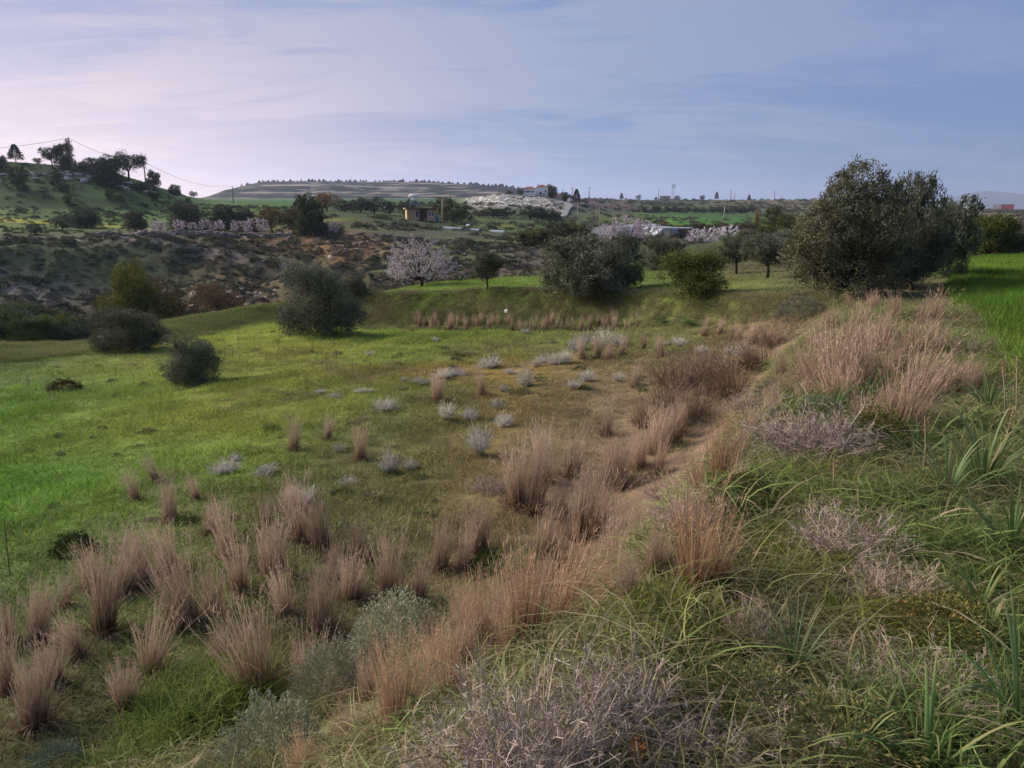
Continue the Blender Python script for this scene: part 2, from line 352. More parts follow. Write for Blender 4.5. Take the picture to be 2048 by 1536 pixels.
# ------------------------------------------------------------------ ground colours, by break line and direction
G1=(.130,.195,.030); GY=(.190,.222,.040); OB=(.125,.108,.045); OR=(.175,.118,.036); SO=(.215,.140,.088); DG=(.050,.066,.028); BLOBS = []
SCR=(.120,.098,.080); WH=(.060,.165,.014); HG=(.036,.068,.020); YF=(.21,.19,.03); BK=(.105,.100,.045); DKO=(.085,.082,.036); RK=(.34,.31,.29)
def X(*a): return [(az_of(px, 600), c) for px, c in a]
ZC = [
 X((0,BK),(2048,BK)), X((0,BK),(2048,BK)),
 X((0,DKO),(500,DKO),(850,OB),(1100,(.15,.11,.06)),(1250,SO),(1560,SO),(1680,BK),(2048,BK)),
 X((0,(.085,.165,.02)),(250,G1),(500,(.13,.165,.03)),(760,(.115,.125,.042)),(1000,(.16,.118,.036)),(1200,OB),(1350,OB),(1500,(.15,.11,.065)),(1650,BK),(2048,BK)),
 X((0,(.095,.13,.035)),(300,GY),(560,GY),(760,G1),(1000,(.125,.165,.035)),(1280,(.12,.15,.04)),(1400,OB),(1560,(.16,.105,.06)),(1680,(.11,.12,.05)),(1850,BK),(2048,BK)),
 X((0,(.085,.12,.03)),(340,(.14,.18,.035)),(560,(.13,.17,.035)),(720,(.12,.12,.045)),(900,G1),(1280,(.10,.14,.033)),(1450,GY),(1600,(.12,.13,.05)),(1800,GY),(1950,(.08,.14,.02)),(2048,WH)),
 X((0,(.04,.06,.022)),(600,(.06,.06,.03)),(800,G1),(1000,G1),(1280,(.10,.135,.04)),(1420,(.12,.115,.062)),(1600,(.11,.10,.055)),(1800,BK),(2048,(.1,.1,.05))),
 X((0,(.05,.07,.026)),(150,(.085,.06,.042)),(400,(.115,.066,.044)),(600,(.125,.072,.047)),(850,(.115,.078,.06)),(1050,(.15,.115,.105)),(1250,DG),(1500,(.1,.12,.04)),(1800,DG),(2048,BK)),
 X((0,(.05,.08,.024)),(150,(.06,.07,.03)),(330,(.17,.125,.10)),(470,(.12,.08,.058)),(600,(.22,.13,.075)),(720,(.19,.115,.07)),(800,(.08,.075,.06)),(1000,(.12,.10,.085)),(1130,(.10,.09,.065)),(1300,DG),(1600,DG),(1900,DG),(2048,BK)),
 X((0,YF),(60,(.12,.15,.03)),(130,(.075,.13,.024)),(330,(.075,.13,.024)),(500,(.085,.125,.03)),(700,DG),(850,(.05,.07,.026)),(960,(.065,.095,.026)),(1100,(.06,.085,.03)),(1250,SCR),(1500,DG),(2048,DG)),
 X((0,HG),(420,(.06,.12,.026)),(600,(.06,.12,.026)),(700,(.06,.1,.03)),(900,(.09,.10,.03)),(1000,(.06,.075,.03)),(1130,(.07,.10,.035)),(1250,(.12,.16,.03)),(1350,(.075,.165,.024)),(1500,(.05,.13,.028)),(1700,DG),(2048,SCR)),
 X((0,HG),(200,HG),(420,(.055,.12,.03)),(600,(.04,.11,.03)),(900,(.04,.095,.03)),(960,(.40,.36,.31)),(1100,(.38,.34,.29)),(1150,(.11,.1,.08)),(1250,(.07,.075,.042)),(1300,(.06,.12,.03)),(1500,(.05,.10,.03)),(1700,SCR),(2048,(.17,.125,.105))),
 X((0,DG),(420,(.05,.10,.03)),(600,(.04,.11,.032)),(900,(.04,.10,.032)),(1040,(.10,.09,.07)),(1150,(.13,.11,.09)),(1250,(.10,.09,.065)),(1400,(.09,.095,.055)),(1550,(.17,.125,.085)),(1800,SCR),(2048,(.20,.15,.13))),
 X((0,DG),(420,(.10,.11,.06)),(900,(.14,.13,.10)),(1150,SCR),(2048,(.2,.16,.14))),
 X((0,DG),(500,(.15,.13,.11)),(1000,(.13,.12,.10)),(1150,SCR),(2048,(.16,.14,.12))),
 X((0,DG),(1000,DG),(2048,SCR)), X((0,DG),(2048,(.1,.1,.1))),
]
def blob(px, py, rx, ry, col, st=.9, dist=None):
    p = hit(px, py, dist); return (p.x, p.y, rx, ry, col, min(st, 1))
BLOBS = [blob(650, 505, 9, 6, (.30, .165, .085)), blob(730, 500, 8, 5, (.27, .15, .08)), blob(780, 505, 5, 5, (.22, .13, .08)), blob(545, 530, 5, 8, (.055, .085, .03)), blob(600, 560, 8, 6, (.06, .08, .03), .8),
         blob(430, 490, 8, 4, (.06, .07, .035), .8), blob(330, 480, 16, 2.5, (.30, .245, .215)), blob(480, 560, 7, 5, (.22, .125, .08), .8), blob(110, 530, 9, 8, (.24, .205, .18), .8), blob(20, 560, 6, 8, (.30, .265, .24), .8), blob(60, 500, 18, 6, (.06, .085, .028), .8), blob(170, 510, 14, 7, (.06, .08, .03), .7),
         blob(40, 443, 12, 3.5, (.30, .26, .03)), blob(110, 447, 10, 2.5, (.27, .24, .03)), blob(235, 453, 9, 2, (.30, .26, .03)), blob(555, 426, 14, 6, (.22, .21, .03), .8), blob(930, 447, 7, 3, (.25, .22, .03)), blob(1000, 452, 8, 3, (.17, .15, .04)), blob(650, 440, 5, 4, (.2, .2, .04), .8),
         blob(880, 500, 8, 8, (.085, .13, .035), .9), blob(960, 485, 9, 6, (.09, .14, .035), .9), blob(700, 455, 9, 5, (.075, .11, .03), .8),
         blob(640, 700, 4, 5, (.20, .20, .04), .7), blob(300, 860, 3, 4, (.19, .20, .035), .7), blob(90, 960, 3, 2.5, (.07, .16, .02), .8), blob(900, 745, 3.5, 2.2, (.21, .13, .035), .8), blob(640, 800, 3, 3, (.17, .19, .04), .6), blob(1130, 690, 4, 3, (.16, .19, .05), .7), blob(330, 720, 4, 4, (.16, .175, .05), .7)]
ZA = [(np.array([a for a, c in l]), np.array([c for a, c in l])) for l in ZC]
def zone_colour(x, y, s=None):
    d = np.hypot(x, y)+1e-6; az = np.degrees(np.arctan2(x, y))
    if s is None: s, _ = sval(az, d)
    az0 = az; s0 = s; w = np.clip(d/8, .3, 1)
    az = az+w*5.0*fbm(x/(d*.10+.5), y/(d*.10+.5), 41, 4)
    s = np.clip(s+1.1*fbm(x/(d*.12+.5), y/(d*.12+.5), 57, 4)*np.where(s > 8, .35, 1.), 0, NL-1.001)
    k = np.floor(s).astype(int); t = s-k
    tab = np.stack([np.stack([np.interp(az, a, c[:, i]) for i in range(3)], -1) for a, c in ZA])
    n = np.arange(len(az))
    c = tab[k, n]*(1-t)[:, None]+tab[k+1, n]*t[:, None]
    w = np.clip(1-np.abs(s-4.45)/.42, 0, 1)*np.clip((az+12)/3, 0, 1)*np.clip((22-az)/3, 0, 1)*.85*np.clip((d-24)/4, 0, 1)
    c = c*(1-w)[:, None]+np.array([.135, .118, .058])*w[:, None]
    w = np.clip((s-1.32)/.2, 0, 1)*np.clip((2.3-s)/.2, 0, 1)*np.clip((az-1.5)/3, 0, 1)*np.clip((22-az)/2, 0, 1)*.9
    c = c*(1-w)[:, None]+np.array([.170, .116, .078])*w[:, None]
    c = c*(1-.38*np.clip(1-np.abs(s0-7.25)/.85, 0, 1)*np.clip((5-az0)/6, 0, 1)*(d > 55))[:, None]
    A_ = lambda px: az_of(px, 420)
    w = np.clip((s0-10.22)/.1, 0, 1)*np.clip((11.3-s0)/.2, 0, 1)*np.clip((az0-A_(935))/.6, 0, 1)*np.clip((A_(1130)-az0)/.6, 0, 1)*np.clip(.9+2.5*fbm(x/9, y/9, 97, 3), 0, 1)
    c = c*(1-w)[:, None]+np.array([.26, .24, .20])*w[:, None]
    for (bx_, by_, rx, ry, cc, st) in BLOBS:
        ca, sa = x-bx_, y-by_; q = np.exp(-((ca/rx)**2+(sa/ry)**2)*(1+1.5*fbm(x/(rx*.6), y/(ry*.6), 33, 3)))*st
        c = c*(1-q)[:, None]+np.array(cc)*q[:, None]
    return c
def zone_mask(x, y, s):
    d = np.hypot(x, y); az = np.degrees(np.arctan2(x, y)); A = lambda px: az_of(px, 420)
    rock = np.clip((s-12.75)/.15, 0, 1)*np.clip((14.15-s)/.1, 0, 1)*np.clip((A(1130)-az)/2, 0, 1)*np.clip((az-A(380))/2, 0, 1)
    hill = np.clip(1-np.abs(s-10.72)/.17, 0, 1)*np.clip((A(310)-az)/1, 0, 1)*np.clip(3.2*(fbm(x/16, y/16, 71, 4)+.16), 0, 1)
    rock = np.maximum(rock, .9*hill)
    kn = np.clip((s-10.25)/.1, 0, 1)*np.clip((11.6-s)/.3, 0, 1)*np.clip((az-A(935))/.8, 0, 1)*np.clip((A(1135)-az)/.8, 0, 1)
    rock = np.maximum(rock, .0*kn)
    scrub = np.clip(1-np.abs(s-7.4)/1.1, 0, 1)*(az < 24)*.85+np.clip((s-11.3)/.5, 0, 1)*(s < 13)*(az > A(1130))*.55+(d < 900)*np.clip((s-10.1)/.2, 0, 1)*(az < A(420))*.35
    far = np.clip((d-60)/120, 0, 1)
    return np.stack([rock, np.clip(scrub, 0, 1), far], -1)

M_GROUND = ground_mat()
def build_ground():
    az = np.concatenate([np.arange(-180, -42, 3.), np.arange(-42, 42, .2), np.arange(42, 180.1, 3.)])
    d = np.concatenate([[0.05], np.geomspace(.4, 1700, 520), np.geomspace(1800, 6000, 16)])
    A, D = np.meshgrid(np.radians(az), d, indexing='ij')
    D = np.minimum(D, np.interp(np.degrees(A), [-180, -60, 8, 24, 60, 180], [2300, 2300, 2600, 6000, 6000, 2300])+D*1e-4)
    x = (np.sin(A)*D).ravel(); y = (np.cos(A)*D).ravel()
    z = height(x, y); s, _ = sval(np.degrees(np.arctan2(x, y)), np.hypot(x, y))
    na, nd = len(az), len(d)
    i = np.arange(na-1)[:, None]*nd; j = np.arange(nd-1)[None]
    Q = np.stack([i+j, i+nd+j, i+nd+j+1, i+j+1], -1).reshape(-1, 4)
    mb = MB(); mb.add(np.stack([x, y, z], -1), Q)
    me = mb.mesh('ground', M_GROUND, smooth=True)
    for nm, val in (('zone_colour', zone_colour(x, y, s)), ('zone_mask', zone_mask(x, y, s))):
        at = me.color_attributes.new(nm, 'FLOAT_COLOR', 'POINT')
        at.data.foreach_set('color', np.hstack([val, np.ones((len(val), 1))]).astype(np.float32).ravel())
    return obj('ground', me, kind='structure')
build_ground()

# far blue mountain across the plain
def build_mountain():
    px = np.linspace(1780, 2330, 80); D0 = 9000.
    top = np.interp(px, [1780, 1840, 1880, 1930, 1960, 2010, 2060, 2150, 2260, 2400], [422, 412, 400, 386, 382, 385, 391, 388, 400, 424])
    top = top+3.0*fbm(px/30, px*0, 5, 3)
    mb = MB(); rows = []
    for f, dd in ((0., -1200), (.45, -700), (.8, -300), (1., 0), (.6, 600), (0., 1200)):
        r = []
        for a, t in zip(px, top):
            q = ray(a, 420); h = math.hypot(q[0], q[1]); zt = EYE-drop_of(a, t, D0)
            wob = 150*float(fbm(a/25., dd/900., 8, 3))
            r.append((q[0]/h*(D0+dd+wob), q[1]/h*(D0+dd+wob), -40+(zt+40)*f))
        rows.append(r)
    n = len(px); V = np.array(rows).reshape(-1, 3)
    i = np.arange(len(rows)-1)[:, None]*n; j = np.arange(n-1)[None]
    mb.add(V, np.stack([i+j, i+j+1, i+n+j+1, i+n+j], -1).reshape(-1, 4))
    mb.build('mountain', plain('mountain_rock', (.10, .11, .09), .95, .2, .002), None, True, 'structure')
build_mountain()

# ------------------------------------------------------------------ plant shapes
def frame(dirs, rng):
    r = rng.normal(size=dirs.shape); s = np.cross(dirs, r); return s/(np.linalg.norm(s, axis=1)[:, None]+1e-9)
def blades(mb, base, dirs, L, W, bend, segs, rng, C=None, taper=.9, sag=0., side=None):
    """strips: start, unit direction, length, width, sideways bend vector; colour (random, along, random)"""
    n = len(base); L = np.broadcast_to(L, (n,)); W = np.broadcast_to(W, (n,))
    s = frame(dirs, rng) if side is None else side
    t = np.linspace(0, 1, segs+1)
    p = base[:, None]+dirs[:, None]*(L[:, None]*t)[..., None]+bend[:, None]*(L[:, None]*t**2)[..., None]
    p[..., 2] -= sag*(L[:, None]*t**3)
    w = W[:, None]*(1-taper*t**1.5)[None]
    V = np.stack([p-s[:, None]*w[..., None]/2, p+s[:, None]*w[..., None]/2], 2)
    i = (np.arange(n)*(segs+1)*2)[:, None]; j = (np.arange(segs)*2)[None]
    Q = np.stack([i+j, i+j+1, i+j+3, i+j+2], -1).reshape(-1, 4)
    r1 = rng.random(n); r2 = rng.random(n)
    Cc = np.stack([np.broadcast_to(r1[:, None, None], V.shape[:3]), np.broadcast_to(t[None, :, None], V.shape[:3]), np.broadcast_to(r2[:, None, None], V.shape[:3])], -1)
    mb.add(V.reshape(-1, 3), Q, None, Cc.reshape(-1, 3)); return mb
def unit(v): return v/(np.linalg.norm(v, axis=-1, keepdims=True)+1e-9)
def leaves(mb, c, dirs, L, W, rng, r1=None):
    n = len(c); L = np.broadcast_to(L, (n,))[:, None]; W = np.broadcast_to(W, (n,))[:, None]
    s = frame(dirs, rng); nrm = np.cross(dirs, s)
    V = np.stack([c, c+dirs*L*.5-s*W/2+nrm*W*.15, c+dirs*L, c+dirs*L*.5+s*W/2+nrm*W*.15], 1).reshape(-1, 3)
    Q = np.arange(n*4).reshape(-1, 4)
    a = rng.random(n) if r1 is None else np.clip(r1+rng.normal(0, .16, n), 0, 1)
    C = np.repeat(np.stack([a, rng.random(n), rng.random(n)], -1), 4, 0)
    mb.add(V, Q, None, C); return mb

def tussock_mesh(name, mat, seed, n=270, R=.13, lean=.42, nb=150, H=1.0):
    """dry bunch grass: stiff culms with loose seed tips, some broken over, dead leaves curling round the foot"""
    rng = np.random.default_rng(seed); mb = MB(); wind = np.array([rng.normal(0, .10), rng.normal(0, .10), 0])
    r = R*np.sqrt(rng.random(n))*(.6+.6*rng.random(n)); th = rng.random(n)*2*PI
    rad = np.stack([np.cos(th), np.sin(th), 0*th], -1); ecc = .65+.35*rng.random()
    b = rad*r[:, None]; b[:, 1] *= ecc; b[:, 2] = -.03
    side = rng.normal(0, .075, (n, 3)); side[:, 2] = 0
    dirs = unit(np.array([0, 0, 1.])+rad*(lean*(r/R)*(.3+.7*rng.random(n)))[:, None]+side+wind*(.3+rng.random(n))[:, None])
    L = H*(.30+.62*rng.random(n)**.9)*(1-.2*(r/R)); L[:n//8] = H*(.85+.25*rng.random(n//8))
    bend = rad*(.0+.09*rng.random(n))[:, None]+side*.6+wind*.5
    brk = rng.random(n) < .09; bend[brk] += (unit(rng.normal(size=(brk.sum(), 3)))*np.array([.7, .7, .1])); L[brk] *= .75
    blades(mb, b, dirs, L, .0050+.0035*rng.random(n), bend, 4, rng, taper=.7)
    k = np.nonzero(L > .55*H)[0]; k = np.repeat(k[rng.random(len(k)) < .55], 4); m = len(k); t = .78+.22*rng.random(m)
    p = b[k]+dirs[k]*(L[k]*t)[:, None]+bend[k]*(L[k]*t*t)[:, None]
    v0 = mb.n; blades(mb, p, unit(dirs[k]+rng.normal(0, .45, (m, 3))), .03+.05*rng.random(m), .006, rng.normal(0, .2, (m, 3)), 1, rng, taper=.5)
    mb.c[-1][:, 1] = .9
    r = R*1.2*np.sqrt(rng.random(nb)); th = rng.random(nb)*2*PI; rad = np.stack([np.cos(th), np.sin(th), 0*th], -1)
    b = rad*r[:, None]; b[:, 2] = -.03
    dirs = unit(np.array([0, 0, 1.])+rad*(.2+.8*rng.random(nb))[:, None])
    blades(mb, b, dirs, .16+.32*rng.random(nb), .008, rad*(.3+.6*rng.random(nb))[:, None], 4, rng, taper=.8, sag=.45)
    mb.c[-1][:, 1] *= .55
    return mb.mesh(name, mat)

def lobed_crown(name, mat, seed, lobes, ncl, nlf, L, W, rc=.055, up=.35, smin=.62):
    """leaf sprays grouped in clusters through the outer volume of several lobes (unit tree: height 1, width 1)"""
    rng = np.random.default_rng(seed); mb = MB(); tot = sum(l[3]**2 for l in lobes)
    for (cx, cyy, cz, r, fz) in lobes:
        k = max(6, int(ncl*r*r/tot))
        d = unit(rng.normal(size=(k, 3))); rad = (smin+(1.06-smin)*rng.random(k)**.6)
        knob = 1+.12*np.sin(d[:, 0]*5+seed)*np.sin(d[:, 1]*6+1.7*seed)+.07*np.sin(d[:, 2]*9+seed)
        c = np.stack([cx+d[:, 0]*r*rad*knob, cyy+d[:, 1]*r*rad*knob, cz+d[:, 2]*r*fz*rad*knob], -1)
        keep = c[:, 2] > .03; c = c[keep]; d = d[keep]; k = len(c)
        cr = rng.random(k)
        m = rng.poisson(nlf, k); idx = np.repeat(np.arange(k), m); n = len(idx)
        p = c[idx]+np.clip(rng.normal(0, rc, (n, 3)), -1.5*rc, 1.5*rc)*(.5+.8*cr[idx])[:, None]
        ld = unit(d[idx]*.5+rng.normal(0, .6, (n, 3))+np.array([0, 0, up]))
        leaves(mb, p, ld, L*(.7+.6*rng.random(n)), W*(.7+.6*rng.random(n)), rng, cr[idx]*.75+.12)
    return mb.mesh(name, mat)
def trunk_mesh(name, mat, seed, lobes, r0=.035, fork=.2, lean=.03, nb=1):
    rng = np.random.default_rng(seed); mb = MB()
    f = np.array([rng.normal(0, lean), rng.normal(0, lean), fork])
    mb.tube([(0, 0, -.06), (f[0]*.3, f[1]*.3, fork*.35), f*np.array([.8, .8, .8]), f], [r0*1.35, r0, r0*.85, r0*.75], 8)
    for l in lobes:
        c = np.array(l[:3]); m = (f+c)/2+rng.normal(0, .03, 3); m[2] += .02
        mb.tube([f-np.array([0, 0, .02]), m, c, c+np.array([0, 0, l[3]*.5])], [r0*.55, r0*.42, r0*.25, r0*.06], 6)
        for q in range(4):
            e = c+unit(rng.normal(size=3))*l[3]*.8
            mb.tube([(m+c)/2, (c+e)/2+rng.normal(0, .02, 3), e], [r0*.22, r0*.14, r0*.03], 4, False)
    return mb.mesh(name, mat, True)

M_BARK = plain('bark', (.065, .052, .042), .9, .35, 14., .6, .1)
M_OLIVE = veg('olive_leaf', (.050, .056, .032), (.22, .22, .155), trans=.12, rough=.8, spec=.08)
M_LENT = veg('shrub_leaf', (.060, .078, .026), (.145, .165, .052), trans=.18)
M_DRYLEAF = veg('dry_leaf', (.10, .075, .035), (.20, .155, .06), trans=.2)
M_PINE = veg('pine_needles', (.030, .042, .022), (.075, .092, .045), trans=.05)
M_PETAL = veg('blossom', (.50, .41, .42), (.74, .69, .69), other=(.33, .22, .20), oth=.86, trans=.3)
M_TUS = veg('dry_grass', (.125, .070, .042), (.235, .145, .092), tip=(.50, .372, .285), tipr=(.18, .75), trans=.25)
M_RED = veg('reddish_dry_grass', (.10, .064, .045), (.17, .112, .075), tip=(.25, .17, .12), trans=.15)
M_SILV = veg('silver_twig', (.46, .42, .39), (.70, .66, .62), trans=.05)
M_THORN = veg('dead_twig', (.27, .21, .165), (.58, .48, .40), trans=0.)
M_CUSH = veg('grey_green_leaf', (.125, .128, .080), (.35, .345, .245), other=(.30, .29, .25), oth=.9, trans=.12)
M_STRAP = veg('strap_leaf', (.070, .125, .040), (.140, .190, .075), tip=(.30, .235, .12), tipr=(.62, 1.0), other=(.24, .19, .10), oth=.88, trans=.3, rough=.5, spec=.35)
M_BANKVEG = veg('bank_leaf', (.075, .09, .035), (.16, .16, .065), other=(.24, .18, .07), oth=.75, trans=.2)

TUS = [tussock_mesh('tussock', M_TUS, 900+q, n_, R_, le_, nb_) for q, (n_, R_, le_, nb_) in enumerate([(300,.14,.15,140),(220,.11,.11,100),(330,.16,.20,160),(180,.12,.26,110),(270,.15,.13,130),(140,.10,.18,80),(240,.13,.23,150),(310,.17,.11,140),(160,.12,.09,90)])]
REDT = [tussock_mesh('red_a', M_RED, 11, 330, .22, .62, 200), tussock_mesh('red_b', M_RED, 12, 300, .26, .75, 200)]

def rand_lobes(seed, n=7, low=.28, spread=.27, r=(.17, .27), top=.78, ring=0):
    rng = np.random.default_rng(seed); out = [(0, 0, .58, .27, 1.)]+[(.29*math.cos(a), .29*math.sin(a), .19, .19, .95) for a in np.linspace(0, 2*PI, ring, endpoint=False)]
    for i in range(n):
        a = 2*PI*(i+.6*rng.random())/n; z = low+(top-low)*rng.random(); rr = r[0]+(r[1]-r[0])*rng.random()
        q = spread*(.75+.4*rng.random())*(1.1-max(0, z-.42)*.9)
        out.append((math.cos(a)*q, math.sin(a)*q, z, rr, .85+.4*rng.random()))
    return out
def make_tree_kind(nm, mat, seed, lobes, ncl, nlf, L, W, rc=.05, r0=.035, fork=.2, up=.35, smin=.62):
    return (trunk_mesh(nm+'_trunk', M_BARK, seed, lobes, r0, fork), lobed_crown(nm+'_crown', mat, seed, lobes, ncl, nlf, L, W, rc, up, smin))
KIND = {}
for i in range(3):
    KIND['olive%d' % i] = make_tree_kind('olive', M_OLIVE, 20+i, rand_lobes(20+i, 17, .18, .33, (.11, .18), .84, 6), 760, 32, .034, .013, .032, r0=.028, fork=.14)
KIND['tallolive0'] = make_tree_kind('olive', M_OLIVE, 31, rand_lobes(31, 7, .48, .26, (.16, .24), .82), 340, 26, .050, .017, r0=.03, fork=.3)
KIND['tallolive1'] = make_tree_kind('olive', M_OLIVE, 32, rand_lobes(32, 7, .45, .28, (.15, .23), .8), 340, 26, .050, .017, r0=.03, fork=.28)
KIND['big0'] = make_tree_kind('wild_olive', M_OLIVE, 33, rand_lobes(33, 15, .10, .31, (.12, .22), .86), 1000, 28, .034, .012, .034, r0=.025, fork=.12)
KIND['big1'] = make_tree_kind('wild_olive', M_OLIVE, 34, rand_lobes(34, 12, .12, .28, (.12, .21), .86), 700, 28, .036, .012, .036, r0=.025, fork=.12)
def px_lobes(rows, cx, w, base, h, seed):
    r = np.random.default_rng(seed); return [((a-cx)/w, r.normal(0, .13), (base-b)/h, q/w*1.05, w/h*.98) for a, b, q in rows]
KIND['thicket0'] = make_tree_kind('wild_olive', M_OLIVE, 36, px_lobes([(1700,378,50),(1668,402,42),(1735,398,42),(1642,452,50),(1602,478,36),(1692,462,58),(1752,455,52),(1772,505,46),(1612,528,42),(1655,545,46),(1705,545,52),(1758,548,46),(1588,505,28),(1680,420,50),(1640,500,45),(1720,500,50)], 1706, 290, 600, 275, 1), 1900, 26, .022, .0085, .024, r0=.025, fork=.10, up=.5)
KIND['thicket1'] = make_tree_kind('wild_olive', M_OLIVE, 37, px_lobes([(1798,386,38),(1828,375,24),(1780,425,42),(1828,432,40),(1800,485,50),(1780,545,50),(1832,525,42)], 1802, 130, 590, 245, 2), 900, 26, .036, .014, .036, r0=.035, fork=.10, up=.5)
KIND['thicket2'] = make_tree_kind('wild_olive', M_OLIVE, 38, px_lobes([(1872,418,24),(1916,408,20),(1892,452,36),(1868,490,42),(1912,482,32),(1882,535,42)], 1890, 110, 565, 178, 3), 700, 26, .042, .016, .036, r0=.035, fork=.10, up=.5)
KIND['shrub0'] = make_tree_kind('shrub', M_LENT, 41, rand_lobes(41, 12, .14, .30, (.16, .23), .72), 640, 24, .036, .017, r0=.025, fork=.10)
KIND['shrub1'] = make_tree_kind('shrub', M_LENT, 42, rand_lobes(42, 8, .15, .28, (.18, .26), .72), 380, 22, .048, .022, r0=.025, fork=.10)
KIND['darkshrub0'] = make_tree_kind('dark_shrub', M_OLIVE, 43, rand_lobes(43, 15, .14, .31, (.13, .20), .80, 6), 760, 30, .034, .012, r0=.025, fork=.08)
KIND['darkshrub1'] = make_tree_kind('dark_shrub', M_OLIVE, 44, rand_lobes(44, 16, .14, .32, (.12, .20), .82, 6), 800, 30, .033, .012, r0=.025, fork=.08)
KIND['dry0'] = make_tree_kind('dry_tree', M_DRYLEAF, 45, rand_lobes(45, 8, .22, .28, (.14, .24), .75), 200, 16, .045, .018, .06, r0=.02, fork=.1)
KIND['bush0'] = make_tree_kind('bush', M_LENT, 46, rand_lobes(46, 6, .2, .27, (.2, .28), .65), 110, 16, .085, .038, .05, r0=.03, fork=.1)
KIND['bush1'] = make_tree_kind('bush', M_OLIVE, 47, rand_lobes(47, 6, .25, .27, (.2, .28), .68), 110, 16, .085, .034, .05, r0=.03, fork=.12)
KIND['bush2'] = make_tree_kind('bush', M_DRYLEAF, 48, rand_lobes(48, 6, .25, .27, (.2, .28), .68), 90, 14, .085, .034, .06, r0=.03, fork=.12)
def umbrella_lobes(seed):
    rng = np.random.default_rng(seed); return [(rng.normal(0, .16)+.24*math.cos(a), .24*math.sin(a), .42+.38*rng.random(), .17, .7) for a in np.linspace(0, 5.5, 8)]
KIND['umbrella0'] = make_tree_kind('crooked_pine', M_PINE, 51, umbrella_lobes(51), 210, 22, .05, .016, .045, r0=.03, fork=.35)
def conifer(nm, seed, mat):
    rng = np.random.default_rng(seed); n = 2600; z = rng.random(n)**.8; r = (.47*(1-z)**.8+.03)*np.sqrt(rng.random(n))*(.7+.5*np.abs(np.sin(z*22+rng.random(n))))
    th = rng.random(n)*2*PI; mb = MB(); c = np.stack([r*np.cos(th), r*np.sin(th), .1+.9*z], -1)
    d = unit(np.stack([np.cos(th), np.sin(th), .2+rng.normal(0, .3, n)], -1)); leaves(mb, c, d, .09, .035, rng)
    t = MB(); t.tube([(0, 0, -.05), (0, 0, .5), (0, 0, .95)], [.035, .02, .005], 6)
    return (t.mesh(nm+'_trunk', M_BARK, True), mb.mesh(nm+'_crown', mat))
KIND['conifer0'] = conifer('conifer', 61, M_PINE)
KIND['poplar0'] = make_tree_kind('poplar', M_DRYLEAF, 63, [(0, 0, .25+.09*i, .26-.02*i, 1.) for i in range(7)], 160, 16, .06, .025, .05, r0=.03, fork=.15)
def almond(nm, seed, nst=46, npet=60, pl=.020):
    rng = np.random.default_rng(seed); tb = MB(); pb = MB(); f = np.array([0, 0, .13])
    tb.tube([(0, 0, -.05), (.01, 0, .06), (0, .01, .15)], [.036, .028, .024], 7)
    cs = []; ds = []; fl = []
    for i in range(nst):
        az = 2*PI*i*.618+rng.normal(0, .2); el = math.acos(1-.98*((i+.5)/nst))     # from straight up to nearly level
        el = min(el, 1.45)
        L = (.80-.32*(el/1.5)**1.2)*(.82+.3*rng.random())
        d = np.array([math.sin(el)*math.cos(az), math.sin(el)*math.sin(az), math.cos(el)])
        p0 = f; p1 = f+d*L*.45+np.array([0, 0, -.02]); p2 = f+d*L+np.array([0, 0, .10*math.sin(el)])+rng.normal(0, .02, 3)
        tb.tube([p0, p1, p2], [.010, .006, .0015], 4, False)
        pts = [(p1, p2)]
        for q in range(5):
            t = .35+.6*rng.random(); b = p1*(1-t)+p2*t; e = b+unit(d+rng.normal(0, .55, 3))*(.10+.10*rng.random())
            tb.tube([b, e], [.003, .001], 3, False); pts.append((b, e))
        for (a, e) in pts:
            k = rng.poisson(npet/5); t = rng.random(k)**.8
            cs.append(a+(e-a)*t[:, None]+rng.normal(0, .012, (k, 3))); ds.append(unit(rng.normal(size=(k, 3))))
            fl.append(np.full(k, .25+.6*(a[2] < .5)*rng.random()+.15*rng.random()))
    c = np.vstack(cs); d = np.vstack(ds); leaves(pb, c, d, pl, pl*.9, rng, np.concatenate(fl))
    return (tb.mesh(nm+'_trunk', M_BARK, True), pb.mesh(nm+'_crown', M_PETAL))
KIND['almond0'] = almond('almond', 71, 60, 105, .021)
KIND['almondfar0'] = almond('almond_far', 72, 26, 26, .055)

def put_tree(name, label, cat, kind, px, py, w, h, group=None, color=(1, 1, 1), dist=None, part=('trunk', 'crown'), rz=None, sink=0.):
    p = hit(px, py, dist); m = mpp(p)
    root = bpy.data.objects.new(name, None); COLL.objects.link(root); root.empty_display_size = .2
    root.location = p-Vector((0, 0, sink)); root.rotation_euler = (0, 0, random.random()*6.28 if rz is None else rz)
    root.scale = (w*m, w*m, h*m*1.02)
    tag(root, label, cat, group)
    for me, nm in zip(KIND[kind], part):
        o = obj(nm, me, root); o.color = (*color, 1)
        if nm != 'trunk': o['kind'] = 'stuff'
    return root
def put_one(name, label, cat, me, px, py, w, h, group=None, color=(1, 1, 1), dist=None, rz=None, tilt=0.):
    """a plant that is one mesh: unit shape scaled to its width and height in the photo"""
    p = hit(px, py, dist); m = mpp(p); o = obj(name, me); o.location = p
    o.rotation_euler = (random.uniform(-tilt, tilt), random.uniform(-tilt, tilt), random.random()*6.28 if rz is None else rz)
    o.scale = (w*m, w*m, h*m); o.color = (*color, 1)
    tag(o, label, cat, group); return o
